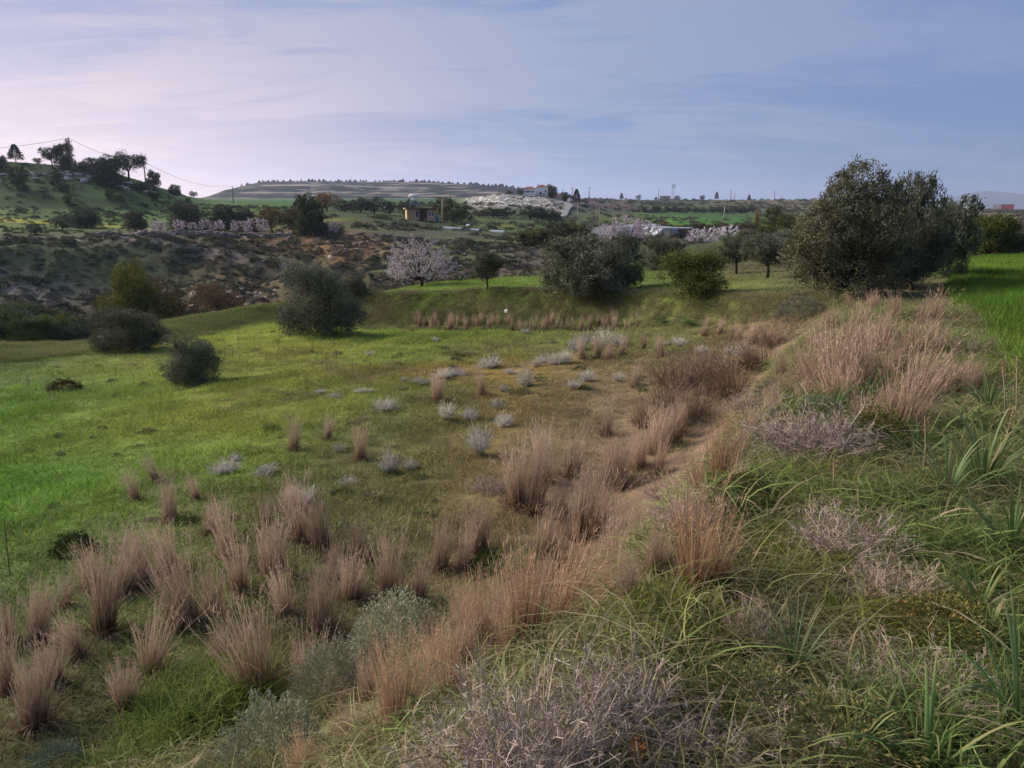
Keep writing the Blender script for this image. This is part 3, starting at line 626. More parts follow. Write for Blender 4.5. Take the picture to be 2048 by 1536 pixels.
# ------------------------------------------------------------------ scattered stuff (grass, scrub, stones): points carrying turn, size, tint
def gn_scatter(name, pts, rot, scl, vid, tint, meshes, label, cat):
    src = bpy.data.collections.new(name+'_shapes')
    for i, me in enumerate(meshes): src.objects.link(bpy.data.objects.new('%s_%02d' % (name, i), me))
    me = bpy.data.meshes.new(name); n = len(pts)
    me.vertices.add(n); me.vertices.foreach_set('co', np.asarray(pts, np.float32).ravel())
    for nm, ty, val, key in (('rot', 'FLOAT_VECTOR', rot, 'vector'), ('scl', 'FLOAT_VECTOR', scl, 'vector'), ('vid', 'INT', vid, 'value')):
        a = me.attributes.new(nm, ty, 'POINT'); a.data.foreach_set(key, np.asarray(val).astype(np.int32 if ty == 'INT' else np.float32).ravel())
    a = me.attributes.new('tint', 'FLOAT_COLOR', 'POINT'); a.data.foreach_set('color', np.hstack([tint, np.ones((n, 1))]).astype(np.float32).ravel())
    o = obj(name, me); ng = bpy.data.node_groups.new(name, 'GeometryNodeTree')
    ng.interface.new_socket('Geometry', in_out='INPUT', socket_type='NodeSocketGeometry'); ng.interface.new_socket('Geometry', in_out='OUTPUT', socket_type='NodeSocketGeometry')
    N, L = ng.nodes, ng.links
    gi = N.new('NodeGroupInput'); go = N.new('NodeGroupOutput'); ip = N.new('GeometryNodeInstanceOnPoints'); ci = N.new('GeometryNodeCollectionInfo')
    ci.inputs[0].default_value = src; ci.inputs['Separate Children'].default_value = True; ci.inputs['Reset Children'].default_value = True
    def na(nm, ty):
        q = N.new('GeometryNodeInputNamedAttribute'); q.data_type = ty; q.inputs[0].default_value = nm; return q.outputs[0]
    L.new(gi.outputs[0], ip.inputs['Points']); L.new(ci.outputs[0], ip.inputs['Instance']); ip.inputs['Pick Instance'].default_value = True
    L.new(na('vid', 'INT'), ip.inputs['Instance Index']); L.new(na('rot', 'FLOAT_VECTOR'), ip.inputs['Rotation']); L.new(na('scl', 'FLOAT_VECTOR'), ip.inputs['Scale'])
    L.new(ip.outputs[0], go.inputs[0])
    md = o.modifiers.new('scatter', 'NODES'); md.node_group = ng
    o['kind'] = 'stuff'; tag(o, label, cat); return o
def slope_rot(x, y, rng, amount=.9):
    e = .4; hx = (height(x+e, y)-height(x-e, y))/(2*e)*amount; hy = (height(x, y+e)-height(x, y-e))/(2*e)*amount
    n = unit(np.stack([-hx, -hy, np.ones_like(hx)], -1)); a = rng.random(len(x))*2*PI
    t = np.stack([np.cos(a), np.sin(a), 0*a], -1); t = unit(t-n*np.sum(t*n, -1, keepdims=True)); b = np.cross(n, t)
    R20, R21, R22, R10, R00 = t[:, 2], b[:, 2], n[:, 2], t[:, 1], t[:, 0]
    return np.stack([np.arctan2(R21, R22), -np.arcsin(np.clip(R20, -1, 1)), np.arctan2(R10, R00)], -1)
def sample(az0, az1, d0, d1, density, rng):
    area = math.radians(az1-az0)*(d1*d1-d0*d0)/2; n = int(area*density)
    d = np.sqrt(d0*d0+(d1*d1-d0*d0)*rng.random(n)); az = az0+(az1-az0)*rng.random(n)
    x = np.sin(np.radians(az))*d; y = np.cos(np.radians(az))*d; s, _ = sval(az, d); return x, y, az, d, s
def patch(mat, seed, n, R, L0, L1, W, up=.35, bend=.5, sag=.25, segs=3):
    rng = np.random.default_rng(seed); mb = MB(); th = rng.random(n)*2*PI; r = R*np.sqrt(rng.random(n))
    b = np.stack([r*np.cos(th), r*np.sin(th), np.full(n, -.02)], -1)
    a2 = rng.random(n)*2*PI; o = np.stack([np.cos(a2), np.sin(a2), 0*a2], -1)
    d = unit(np.array([0, 0, 1.])+o*(up*rng.random(n))[:, None])
    blades(mb, b, d, L0+(L1-L0)*rng.random(n)**1.3, W*(.7+.6*rng.random(n)), o*(bend*rng.random(n))[:, None], segs, rng, taper=.85, sag=sag)
    return mb.mesh('patch', mat)
M_MEAD = grass('meadow_blade', oth=.93); M_BANKG = grass('bank_blade', dry=(.31, .245, .15), oth=.78); M_WHEAT = grass('wheat_blade', oth=2., lo=.7, hi=1.3)
PM = [patch(M_MEAD, 100+i, 90, .38, .04, .13, .009, .8, .7, .2) for i in range(5)]
PB = [patch(M_BANKG, 110+i, 110, .30, .12, .42, .006, .8, .9, .45, 4) for i in range(6)]
PL = [patch(M_BANKG, 120+i, 40, .22, .28, .60, .014, .6, .8, .5, 5) for i in range(4)]
PW = [patch(M_WHEAT, 130+i, 120, .32, .18, .34, .010, .3, .35, .1) for i in range(4)]

WAZ = lambda d: np.interp(d, [6, 9, 11.3, 16, 22.6, 30, 45], [42, 36.5, 33.6, 31.8, 29.8, 29.2, 28.6])
rng = np.random.default_rng(77)
def near_tint(x, y, s, jit=.16):
    c = zone_colour(x, y, s); j = 1+jit*rng.normal(size=(len(x), 1)); return np.clip(c*j*1.6, .01, 1)
M_SCRUB = grass('scrub_leaf', dry=(.20, .17, .15), oth=.8, trans=.1)
def scrub_mesh(seed, n=230):
    r = np.random.default_rng(seed); mb = MB(); d = unit(r.normal(size=(n, 3))); d[:, 2] = np.abs(d[:, 2])
    c = d*np.array([.5, .5, .45])*(.45+.6*r.random(n))[:, None]
    leaves(mb, c, unit(d+r.normal(0, .5, (n, 3))+np.array([0, 0, .4])), .16, .06, r); return mb.mesh('scrub', M_SCRUB)
SCRUB = [scrub_mesh(140+i) for i in range(4)]
def scatter_meadow():
    parts = []
    for (d0, d1, den) in ((3.5, 14, 17), (14, 26, 10), (26, 56, 5)):
        x, y, az, d, s = sample(-46, 24, d0, d1, den, rng)
        c = zone_colour(x, y, s); bare = np.clip((c[:, 0]/c[:, 1]-1.12)*4.5, 0, .93)
        k = (s > np.where(az > 2, 2.08+.3*vnoise(x, y, 52), 1.75)) & (s < 5.05) & (rng.random(len(x)) > bare) & (az < 23.5); parts.append((x[k], y[k], s[k], d[k]))
    x, y, s, d = [np.concatenate([p[i] for p in parts]) for i in range(4)]
    n = len(x); z = height(x, y); sc = (.65+.7*rng.random(n))*np.clip(.8+d/60, .8, 1.4)
    u_, w_ = x*.92-y*.39, x*.39+y*.92; stk = vnoise(u_/.8, w_/8, 47)*.6+vnoise(u_/2.2, w_/14, 48)*.4
    hz = (.35+.9*vnoise(x/1.4, y/1.4, 5)+.8*stk)*sc
    hz = hz*1.
    gn_scatter('meadow_grass', np.stack([x, y, z], -1), slope_rot(x, y, rng), np.stack([sc*1.1, sc*1.1, hz], -1), rng.integers(0, len(PM), n), np.clip(near_tint(x, y, s)*(.66+.9*stk)[:, None], .01, 1), PM,
               'short green to yellow-brown grass covering the sunken meadow', 'grass')
def scatter_bank():
    x, y, az, d, s = sample(-46, 46, .9, 24, 24, rng)
    soil = (vnoise(x/1.7, y/1.7, 31) < .97) & (rng.random(len(x)) < .93) & (s > 1.15+.4*vnoise(x/.7, y/.7, 61)) & (az > 2.5) & (d > 4.5)
    soil = soil | ((s > 1.2) & (rng.random(len(x)) < .45))
    k = (s < 2.02) & (az < WAZ(d)+.5) & ~soil & (rng.random(len(x)) < np.clip(1.15-d/45, .3, 1)); x, y, s, d, az = x[k], y[k], s[k], d[k], az[k]
    n = len(x); z = height(x, y); g = vnoise(x/.8+7, y/.8, 91)
    green = np.clip((g-.45)*4, 0, 1)*np.clip((az-2)/12, .25, 1)
    a = np.array([.200, .190, .080]); b = np.array([.195, .255, .058])
    t = (a+(b-a)*green[:, None])*(1+.2*rng.normal(size=(n, 1)))
    sc = .75+.7*rng.random(n); long_ = (rng.random(n) < np.where(az > 14, .10+.30*green, .03)*(d < 9))
    vid = np.where(long_, len(PB)+rng.integers(0, len(PL), n), rng.integers(0, len(PB), n))
    t[long_] = t[long_]*.5+np.array([.12, .18, .05])*.75
    gn_scatter('bank_grass', np.stack([x, y, z], -1), slope_rot(x, y, rng, .8), np.stack([sc, sc, sc*(.35+.5*g)], -1), vid, np.clip(t, .02, 1), PB+PL,
               'tangled green and straw grass covering the near bank', 'grass')
def scatter_wheat():
    x, y, az, d, s = sample(28, 47, 6, 47, 17, rng); k = (az > WAZ(d)) & (d < 43+3*vnoise(x/3, y/3, 2)); x, y, s, d, az = [v[k] for v in (x, y, s, d, az)]
    row = (x*math.cos(.50)-y*math.sin(.50))/.62; keep = (np.abs(row-np.round(row)) < .30) & (vnoise(x/1.3, y/1.3, 66) > .12); x, y, d = x[keep], y[keep], d[keep]
    n = len(x); z = height(x, y); sc = .8+.4*rng.random(n)
    t = (np.array([.080, .175, .020])+np.array([.06, .03, .012])*vnoise(x/2.5, y/2.5, 13)[:, None])*(1+.18*rng.normal(size=(n, 1)))*(.7+.6*vnoise(x/3, y/3, 12))[:, None]
    gn_scatter('wheat_field', np.stack([x, y, z-.02], -1), slope_rot(x, y, rng), np.stack([sc, sc, sc*(.8+.4*vnoise(x/2, y/2, 3))], -1), rng.integers(0, 4, n), np.clip(t, .01, 1), PW,
               'vivid green young cereal crop along the right edge', 'crop')
def scatter_grove():
    x, y, az, d, s = sample(-14, 40, 30, 100, 2.2, rng); k = (s > 4.9) & (s < 7.1) & (az > -13.5) & ((az < WAZ(d)) | (d > 46)); x, y, s, d = x[k], y[k], s[k], d[k]
    n = len(x); z = height(x, y); sc = 1.5+.9*rng.random(n)
    gn_scatter('grove_grass', np.stack([x, y, z], -1), slope_rot(x, y, rng), np.stack([sc, sc, sc*(.5+.6*vnoise(x/3, y/3, 6))], -1), rng.integers(0, len(PM), n), near_tint(x, y, s), PM,
               'green grass of the olive terrace above the far bank', 'grass')
def scatter_scrub():
    P_ = []
    def reg(az0, az1, d0, d1, den, s0, s1, size, cols, clump=.5, cs=9.):
        x, y, az, d, s = sample(az0, az1, d0, d1, den, rng)
        k = (s > s0) & (s < s1) & (fbm(x/cs, y/cs, 63, 3)+.5 > clump*.9+.12*(rng.random(len(x))-.5)); x, y = x[k], y[k]; n = len(x)
        c = np.array(cols)[rng.integers(0, len(cols), n)]*(1+.2*rng.normal(size=(n, 1)))
        P_.append((x, y, size*(.5+.9*rng.random(n)), np.clip(c, .02, 1)))
    dk = [(.06, .075, .032), (.075, .08, .038), (.12, .10, .085), (.05, .07, .03), (.10, .11, .045)]
    gr = [(.15, .12, .115), (.12, .10, .09), (.08, .085, .045), (.17, .145, .14)]
    reg(-44, 2, 55, 118, 1.1, 6.05, 8.05, .5, [(.06, .07, .03), (.09, .062, .042), (.08, .052, .036), (.05, .07, .026), (.10, .075, .055)], .42, 5.)
    reg(-44, 2, 55, 118, .25, 6.05, 8.05, 1.2, dk, .48)
    reg(-14, 6, 66, 112, 1.3, 6.9, 8.1, .5, gr, .30, 4.)
    reg(-44, -20, 56, 84, .5, 6.0, 7.3, 1.5, dk[:2]+[(.09, .12, .03)], .45)
    reg(-44, -14, 105, 235, .05, 8.2, 11.0, 1.5, [(.05, .07, .03), (.06, .085, .03)], .5, 20.)
    reg(-44, -16, 105, 240, .22, 8.1, 11.0, .7, [(.06, .10, .03), (.07, .105, .03), (.085, .12, .035)], .38, 12.)
    reg(-44, -18, 58, 112, 1.0, 6.2, 8.05, .6, [(.06, .085, .03), (.08, .09, .04), (.10, .08, .055), (.07, .10, .03)], .22, 7.)
    reg(-16, 40, 95, 160, .16, 7.9, 9.2, 1.5, dk, .5)
    reg(-12, 40, 160, 430, .02, 9.0, 10.9, 2.2, dk, .54, 30.)
    reg(3, 40, 420, 1000, .011, 10.9, 12.3, 3.4, dk, .48, 50.)
    
    reg(26, 40, 45, 160, .12, 5.9, 9.5, 1.2, dk+gr, .47)
    x, y, sz, c = [np.concatenate([p[i] for p in P_]) for i in range(4)]; n = len(x)
    gn_scatter('scrub', np.stack([x, y, height(x, y)-.05*sz], -1), np.stack([0*x, 0*x, rng.random(n)*6.28], -1), np.stack([sz, sz, sz*(.6+.4*rng.random(n))], -1), rng.integers(0, 4, n), c, SCRUB,
               'low dark and grey scrub over the gully and the hills behind', 'scrub')
def rock_mesh(seed, mat, flat=.7):
    r = np.random.default_rng(seed)
    import bmesh
    bm = bmesh.new(); bmesh.ops.create_icosphere(bm, subdivisions=2, radius=.5)
    ax = unit(r.normal(size=(7, 3))); of = .30+.14*r.random(7)
    for v in bm.verts:
        p = np.array(v.co)
        for a, o in zip(ax, of):
            t = p @ a
            if t > o: p = p-a*(t-o)
        p = p*(1+.06*r.normal()); v.co = (p[0], p[1], p[2]*flat)
    me = bpy.data.meshes.new('rock'); bm.to_mesh(me); bm.free()
    at = me.color_attributes.new('Col', 'FLOAT_COLOR', 'POINT'); me.materials.append(mat); return me
def rock_mat():
    k = NT(new_mat('stone')); ti = k.n('ShaderNodeAttribute', attribute_name='tint', attribute_type='INSTANCER'); pos = k.pos(); n = k.noise(1.3, 6, pos, .65)
    c = k.mix(1., ti.outputs['Color'], k.rng(n, .3, .7, .6, 1.25), 'MULTIPLY'); return k.finish(c, .9, bump=n, bstr=.5, spec=.15)
M_ROCK = rock_mat(); ROCKS = [rock_mesh(150+i, M_ROCK) for i in range(6)]
def scatter_rocks(name, label, x, y, sz, tint, sink=.25, fl=.75):
    n = len(x); r = rng
    gn_scatter(name, np.stack([x, y, height(x, y)-sink*sz*.3], -1), np.stack([r.normal(0, .25, n), r.normal(0, .25, n), r.random(n)*6.28], -1), np.stack([sz*(.8+.6*r.random(n)), sz, sz*fl], -1),
               r.integers(0, 6, n), tint, ROCKS, label, 'rocks')
def rocks_all():
    A = lambda px: az_of(px, 420)
    x, y, az, d, s = sample(A(935), A(1135), 290, 400, .30, rng); k = (s > 10.32) & (s < 10.99) & (rng.random(len(x)) < .8) & (fbm(x/14, y/14, 83, 3) > -.09) & ~((az < A(985)) & (s > 10.95-.1*(az-A(935)))); x, y = x[k], y[k]; n = len(x)
    scatter_rocks('rock_outcrop', 'pale grey weathered rocks covering the knoll below the white house', x, y, 1.9*(.45+.8*rng.random(n)), np.array([.74, .68, .61])*(1+.2*rng.normal(size=(n, 1))), .5, .62)
    x, y, az, d, s = sample(-35, A(320), 168, 240, .30, rng); k = (np.abs(s-10.72) < .15) & (fbm(x/16, y/16, 71, 4) > -.02); x, y = x[k], y[k]; n = len(x)
    scatter_rocks('hill_rocks', 'grey rock outcrop near the top of the left hill', x, y, 1.7*(.4+.9*rng.random(n)), np.array([.38, .345, .315])*(1+.16*rng.normal(size=(n, 1))))
    x, y, az, d, s = sample(-40, -3, 60, 112, .9, rng); k = (s > 6.6) & (s < 7.97) & (fbm(x/9, y/9, 93, 3) > .06-.12*(s > 7.5)); x, y, s = x[k], y[k], s[k]; n = len(x)
    scatter_rocks('gully_stones', 'pale loose stones strewn over the gully slope', x, y, .75*(.25+.9*rng.random(n)**2), np.array([.36, .275, .225])*(1+.2*rng.normal(size=(n, 1))))
    n = 240; az = A(1270)+rng.random(n)*(A(1560)-A(1270)); d = 0*az; az0 = np.radians(az)
    x, y, az, d, s = sample(1.5, 23, 5, 24, 9., rng); c = zone_colour(x, y, s); k = (c[:, 0]/c[:, 1] > 1.25) & (s > 1.2) & (s < 4.3); x, y = x[k], y[k]; n = len(x)
    scatter_rocks('soil_clods', 'reddish brown clods on the bare soil of the bank foot', x, y, .10*(.2+1.*rng.random(n)**3), np.array([.20, .14, .095])*(1+.15*rng.normal(size=(n, 1))))
def scatter_far_bank():
    x, y, az, d, s = sample(-46, 23, 24, 54, 30, rng); k = (s > 3.97) & (s < 5.06) & (rng.random(len(x)) < .8); x, y, s = x[k], y[k], s[k]; n = len(x)
    sc = .7+.6*rng.random(n); g = vnoise(x/1.5, y/1.5, 44); a = np.array([.185, .155, .075]); b = np.array([.12, .14, .045])
    az = az[k]; lf = np.clip((-11-az)/4, 0, 1)[:, None]
    t = (a+(b-a)*np.clip((g-.3)*2.5, 0, 1)[:, None])*(1+.2*rng.normal(size=(n, 1)))
    t = t*(1-lf)+np.array([.16, .20, .045])*lf
    gn_scatter('far_bank_grass', np.stack([x, y, height(x, y)], -1), slope_rot(x, y, rng, .5), np.stack([sc, sc, sc*(.6+.6*g)], -1), rng.integers(0, len(PB), n), np.clip(t, .02, 1), PB,
               'rough olive and brown grass on the face of the far bank', 'grass')
def scatter_weeds():
    x, y, az, d, s = sample(-46, 22, 5, 44, .9, rng); k = (s > 1.9) & (s < 4.0) & (fbm(x/3, y/3, 75, 3)+.12*rng.normal(size=len(x)) > -.02); x, y, s, d = x[k], y[k], s[k], d[k]; n = len(x)
    cols = np.array([(.15, .20, .04), (.14, .18, .04), (.20, .17, .08), (.22, .19, .10), (.16, .19, .045), (.15, .12, .06)]); c = cols[rng.integers(0, 6, n)]*(1+.2*rng.normal(size=(n, 1)))
    sz = .10+.22*rng.random(n)**2
    gn_scatter('meadow_weeds', np.stack([x, y, height(x, y)-.01], -1), slope_rot(x, y, rng), np.stack([sz*1.3, sz*1.3, sz*(.5+.7*rng.random(n))], -1), rng.integers(0, 4, n), np.clip(c, .02, 1), SCRUB,
               'small green and brown weeds dotted through the meadow grass', 'weeds')
    x, y, az, d, s = sample(-40, 22, 4.5, 32, 3.5, rng); c = zone_colour(x, y, s); k = (s > 1.8) & (s < 3.9) & (c[:, 0]/c[:, 1] > .86) & (fbm(x/2, y/2, 85, 3) > -.03); x, y, s = x[k], y[k], s[k]; n = len(x)
    sz = .45+.5*rng.random(n); t = np.array([.21, .175, .085])*(1+.25*rng.normal(size=(n, 1)))
    gn_scatter('dry_meadow_grass', np.stack([x, y, height(x, y)], -1), slope_rot(x, y, rng), np.stack([sz, sz, sz*(.5+.5*rng.random(n))], -1), rng.integers(0, len(PB), n), np.clip(t, .02, 1), PB,
               'thin dry grass wisps over the brownish half of the meadow', 'grass')
scatter_meadow(); scatter_far_bank(); scatter_weeds(); scatter_bank(); scatter_wheat(); scatter_grove(); scatter_scrub(); rocks_all()

# ------------------------------------------------------------------ dry tussocks, each one a thing
def tuss(rows, fmt, group, kinds=TUS, wf=.82, color=(1, 1, 1), name='grass_tussock', cat='grass tussock', tilt=.12, hs=1.18):
    rows = sorted(rows); n = len(rows)
    for i, r in enumerate(rows):
        px, py, h = r[:3]; w = r[3] if len(r) > 3 else h*wf*random.uniform(.85, 1.2)
        lab = fmt.format(nth(i+1)) if n > 1 else fmt
        h *= hs; q_ = random.uniform(.85, 1.12)
        o = put_one(name, lab, cat, kinds[(i*2+px) % len(kinds)], px, py, max(w*1.1, .45*h)*1.15, h*1.05, group, tuple(c*q_ for c in color), tilt=tilt)
tuss([(75,1285,135),(15,1390,180),(70,1455,175),(210,1268,210),(250,1190,140),(305,1345,155),(375,1255,200),(290,1160,130),(340,1140,110),(455,1115,130),(480,1185,145),(515,1388,260),(545,1150,130),(640,1268,165),(620,1400,150),(700,1200,110),(190,1180,110),(130,1215,95),(160,1320,120),(250,1420,110),(110,1370,130),(430,1230,130),(570,1235,120),(440,1330,90),(530,1050,70),(420,1070,80),(665,1170,95),(720,1120,85),(15,1290,110)],
     'dry brown grass tussock, {} from the left in the dense lower left drift', 'tussocks of the lower left drift', hs=1.05)
tuss([(275,1002,78),(312,962,60),(342,1045,92),(395,1000,55)], 'dry tussock on green meadow left of the drift, {} from the left of four', 'four tussocks on the green meadow')
tuss([(600,1085,140),(645,1100,125),(590,1020,70)], 'tall dry tussock before the silver shrub in the left centre, {} of three', 'three tussocks left of centre')
tuss([(588,902,75),(655,880,45),(722,922,78)], 'lone dry tussock in the meadow centre, {} from the left of three', 'three lone tussocks in the meadow')
tuss([(875,802,58),(965,790,48)], 'small dry tussock on the orange-brown patch, {} from the left of two', 'two tussocks on the orange patch')
tuss([(780,1200,148),(838,1200,95),(880,1140,105),(925,1145,90),(957,1105,118)], 'dry tussock between the grey cushion shrub and the soil slope, {} from the left', 'tussocks above the cushion shrub')
tuss([(1035,1012,135),(1065,1025,155),(1085,965,112),(1140,955,112),(1122,1040,90),(1160,1075,145),(1190,1060,125),(1215,872,82),(1242,978,102),(1278,935,82),(1312,905,84),(1340,895,84),(1358,870,70),(1228,1135,120)],
     'dry tussock along the foot of the soil slope, {} from the left', 'tussocks along the slope foot')
tuss([(1270,775,44),(1165,718,42),(1195,718,42),(1218,722,38),(1242,712,44),(1287,700,36),(1322,715,46)], 'dry tussock among pale silver shrubs in the middle distance, {} from the left', 'tussocks among the silver shrubs')
tuss([(1410,672,34),(1440,668,30),(1462,682,34),(1477,680,30),(1506,688,46),(1528,682,38)], 'thin dry tussock on brown soil below the grey bush, {} from the left', 'thin tussocks on brown soil')
band = [(836+i*7.9+random.uniform(-6, 6), 661+random.uniform(-7, 3), random.uniform(18, 36)) for i in range(56)]
tuss([(int(a), b, c) for a, b, c in band], 'dry tussock in the long row at the far bank foot, {} from the left', 'row of tussocks at the far bank foot', wf=.5)
tuss([(610,1560,120),(790,1480,215),(845,1420,150),(900,1415,190),(870,1360,120),(960,1300,150),(1050,1295,205),(1110,1275,205),(1160,1225,190),(1215,1240,150),(1010,1330,130)],
     'reddish dry tussock on the near bank face, {} from the left', 'tussocks on the near bank face', color=(.98, .86, .74))
bk = []
for i in range(52):
    t = (i+.5)/52*7; x_ = np.interp(t, range(8), [640, 850, 1010, 1150, 1270, 1390, 1490, 1575]); y_ = np.interp(t, range(8), [1500, 1400, 1290, 1170, 1060, 950, 850, 765]); o_ = random.uniform(-1, 1)*np.interp(t, [0, 7], [110, 45])
    if 1150 < x_ < 1560: o_ = abs(o_)*1.1+25 if random.random() < .7 else -abs(o_)-35
    bk.append((int(x_+o_*.65), int(y_+o_*.75), float(np.interp(y_, [765, 950, 1170, 1500], [58, 80, 112, 110]))*random.uniform(.6, 1.1)))
bk = [b for b in bk if not (b[1] > 1330 and b[0] < 830 and random.random() < .7)]
tuss(bk, 'smaller dry tussock on the slope between meadow and bank crest, {} from the left', 'smaller tussocks down the bank slope', color=(.95, .92, .88))
tuss([(1385,1195,230,210),(1425,1185,185,150)], 'large rusty tussock beside the yellow-green grass of the bank, {} from the left of two', 'two large rusty tussocks', color=(1.0, .80, .62))
tuss([(1440,985,125,110),(1452,905,75),(1400,1000,95)], 'dark rusty tussock at the edge of the bare soil, {} from the left of three', 'dark rusty tussocks at the soil edge', color=(.8, .6, .5))
tuss([(1612,775,135),(1645,800,190),(1668,765,160),(1700,745,150),(1722,800,195),(1690,690,100),(1750,720,120),(1765,690,100),(1800,865,205),(1832,805,180),(1818,722,125),(1850,705,115),(1862,645,92),(1885,795,100),(1910,780,90),(1935,795,85),(1840,660,80),(1680,820,150),(1625,720,90),(1640,690,80),(1660,655,60),(1720,650,70),(1745,625,60),(1790,640,75),(1780,760,110),(1740,860,110),(1600,820,90),(1960,770,75),(1875,720,85),(1700,620,50),(1775,830,90)],
     'pale straw tussock on the bank crest before the big tree, {} from the left', 'tussocks along the bank crest', color=(.93, .87, .82), hs=.78)
tuss([(1350,775,62,120),(1405,765,60,110),(1455,785,70,120),(1300,850,60,90),(1430,745,45,90),(1385,832,62,110),(1550,690,45,90),(1520,740,55,110),(1330,810,50,90)],
     'dark reddish sedge clump below the bank crest, {} from the left', 'dark sedge clumps below the bank', kinds=REDT, name='sedge_clump', cat='sedge')

# ------------------------------------------------------------------ silver spiny shrubs
def spiny(seed, n=150, spread=1.15):
    r = np.random.default_rng(seed); mb = MB(); th = r.random(n)*2*PI; el = spread*np.sqrt(r.random(n))
    d = np.stack([np.sin(el)*np.cos(th), np.sin(el)*np.sin(th), np.cos(el)], -1); b = np.stack([.06*np.cos(th), .06*np.sin(th), np.full(n, -.03)], -1)
    L = .55+.45*r.random(n); bd = r.normal(0, .15, (n, 3)); blades(mb, b, d, L, .022, bd, 3, r, taper=.6)
    for k in range(5):
        t = .35+.6*r.random(n); p = b+d*(L*t)[:, None]+bd*(L*t*t)[:, None]; e = unit(d+r.normal(0, .7, (n, 3)))
        blades(mb, p, e, .10+.12*r.random(n), .016, r.normal(0, .2, (n, 3)), 2, r, taper=.6)
    return mb.mesh('silver_shrub', M_SILV)
SPINY = [spiny(161), spiny(162, 110, 1.0), spiny(163, 170, 1.3)]
SV = [(1050,772,40,38),(960,908,58,58),(890,840,34,44),(770,820,28,44),(980,735,22,44),(1112,728,30,30),(1085,727,22,26),(1132,726,28,26),(1155,703,30,34),(1210,693,32,40),(1237,692,28,36),(1175,762,26,34),(1237,762,20,36),(1150,778,18,34),(1005,785,20,26),(910,752,17,44),(885,757,17,36),(865,767,15,30),(808,764,12,20),(838,770,15,30),
      (780,948,42,36),(822,938,26,36),(700,972,22,40),(680,902,18,26),(450,947,26,48),(470,922,18,26),(610,1008,34,70),(585,1003,25,40),(530,948,14,50),(730,787,12,32),(640,787,12,20),(670,797,10,26),(940,838,22,36),(1010,852,26,30),(995,817,18,30),(1360,692,16,28),(1402,708,18,30),(1412,722,15,20),(1482,712,22,34),(1455,710,16,20),(1330,692,12,24),(740,712,10,20),(1075,732,18,24),(1020,748,14,26),(1050,668,12,22),(870,682,10,20),(1175,690,24,36),(1440,735,16,26)]
for i, (px, py, h, w) in enumerate(sorted(SV)):
    f_ = random.uniform(.7, 1.05); w *= random.uniform(.85, 1.25); h *= random.uniform(.75, 1.15)
    put_one('spiny_shrub', 'silvery white spiny shrub, %s from the left across the meadow' % nth(i+1), 'shrub', SPINY[i % 3], px, py, w*.72, h*1.25, 'silver spiny shrubs on the meadow', (f_, f_*random.uniform(.96, 1.0), f_*random.uniform(.88, .98)), tilt=.2)

# ------------------------------------------------------------------ grey-green cushion shrubs
def cushion(seed, n=8000, L=.042, W=.014, mat=M_CUSH):
    r = np.random.default_rng(seed); mb = MB(); d = unit(r.normal(size=(n, 3))); d[:, 2] = np.abs(d[:, 2])
    knob = 1+.16*np.sin(d[:, 0]*7+seed)*np.sin(d[:, 1]*6)+.10*np.sin(d[:, 0]*15+d[:, 1]*13+seed)
    c = d*np.array([.48, .48, .92])*(knob*(.72+.28*r.random(n)**.5))[:, None]; c[:, 2] -= .03
    leaves(mb, c, unit(d*.8+r.normal(0, .35, (n, 3))+np.array([0, 0, .35])), L*(.7+.6*r.random(n)), W, r)
    return mb.mesh('cushion', mat)
CUSH = [cushion(171), cushion(172), cushion(173)]; DCUSH = cushion(175, 3600, .07, .03, M_LENT)
for i, (px, py, h, w, c, lab) in enumerate([
    (792,1318,150,180,(1.3,1.32,1.28),'rounded silver-green cushion shrub in the centre of the lower foreground'),
    (668,1410,140,160,(1.15,1.2,1.16),'blue-grey cushion shrub just right of the tallest lower left tussock'),
    (545,1550,175,200,(1.1,1.15,1.1),'large blue-grey cushion shrub at the bottom edge, left of centre'),
    (115,1555,75,120,(.6,.75,.68),'dark teal cushion shrub in the bottom left corner'),
    (850,1395,75,130,(.75,.78,.6),'low dull green cushion shrub between reddish tussocks of the bank'),
    (440,1545,40,120,(.55,.62,.5),'flat dark cushion shrub at the bottom edge beside bright grass'),
    (1602,638,48,105,(.8,.8,.85),'grey cushion bush on the far end of the bank, below the big tree'),
    (1640,842,55,90,(.7,.8,.65),'grey-green cushion shrub at the foot of the crest tussocks'),
    (1545,800,45,75,(.65,.7,.6),'small dark cushion shrub beside the bare soil ledge')]):
    put_one('cushion_shrub', lab, 'shrub', CUSH[i % 3], px, py, w, h, 'grey-green cushion shrubs', c)
for px, py, h, w, lab in [(975,1155,58,75,'dark green leafy shrublet beside the thin tussocks above the cushion shrub'),(150,1105,40,80,'dark green low shrub at the meadow edge behind the lower left drift'),(268,1165,30,70,'small dark green shrublet hidden behind lower left tussocks'),
                          (130,782,24,62,'low reddish-dark shrublet on the meadow, left of the small round olive'),(1450,1215,60,90,'olive green shrublet beside the large rusty tussocks')]:
    put_one('leafy_shrublet', lab, 'shrub', DCUSH, px, py, w, h, 'dark shrublets', (.45, .55, .42) if px != 130 else (.7, .45, .4))

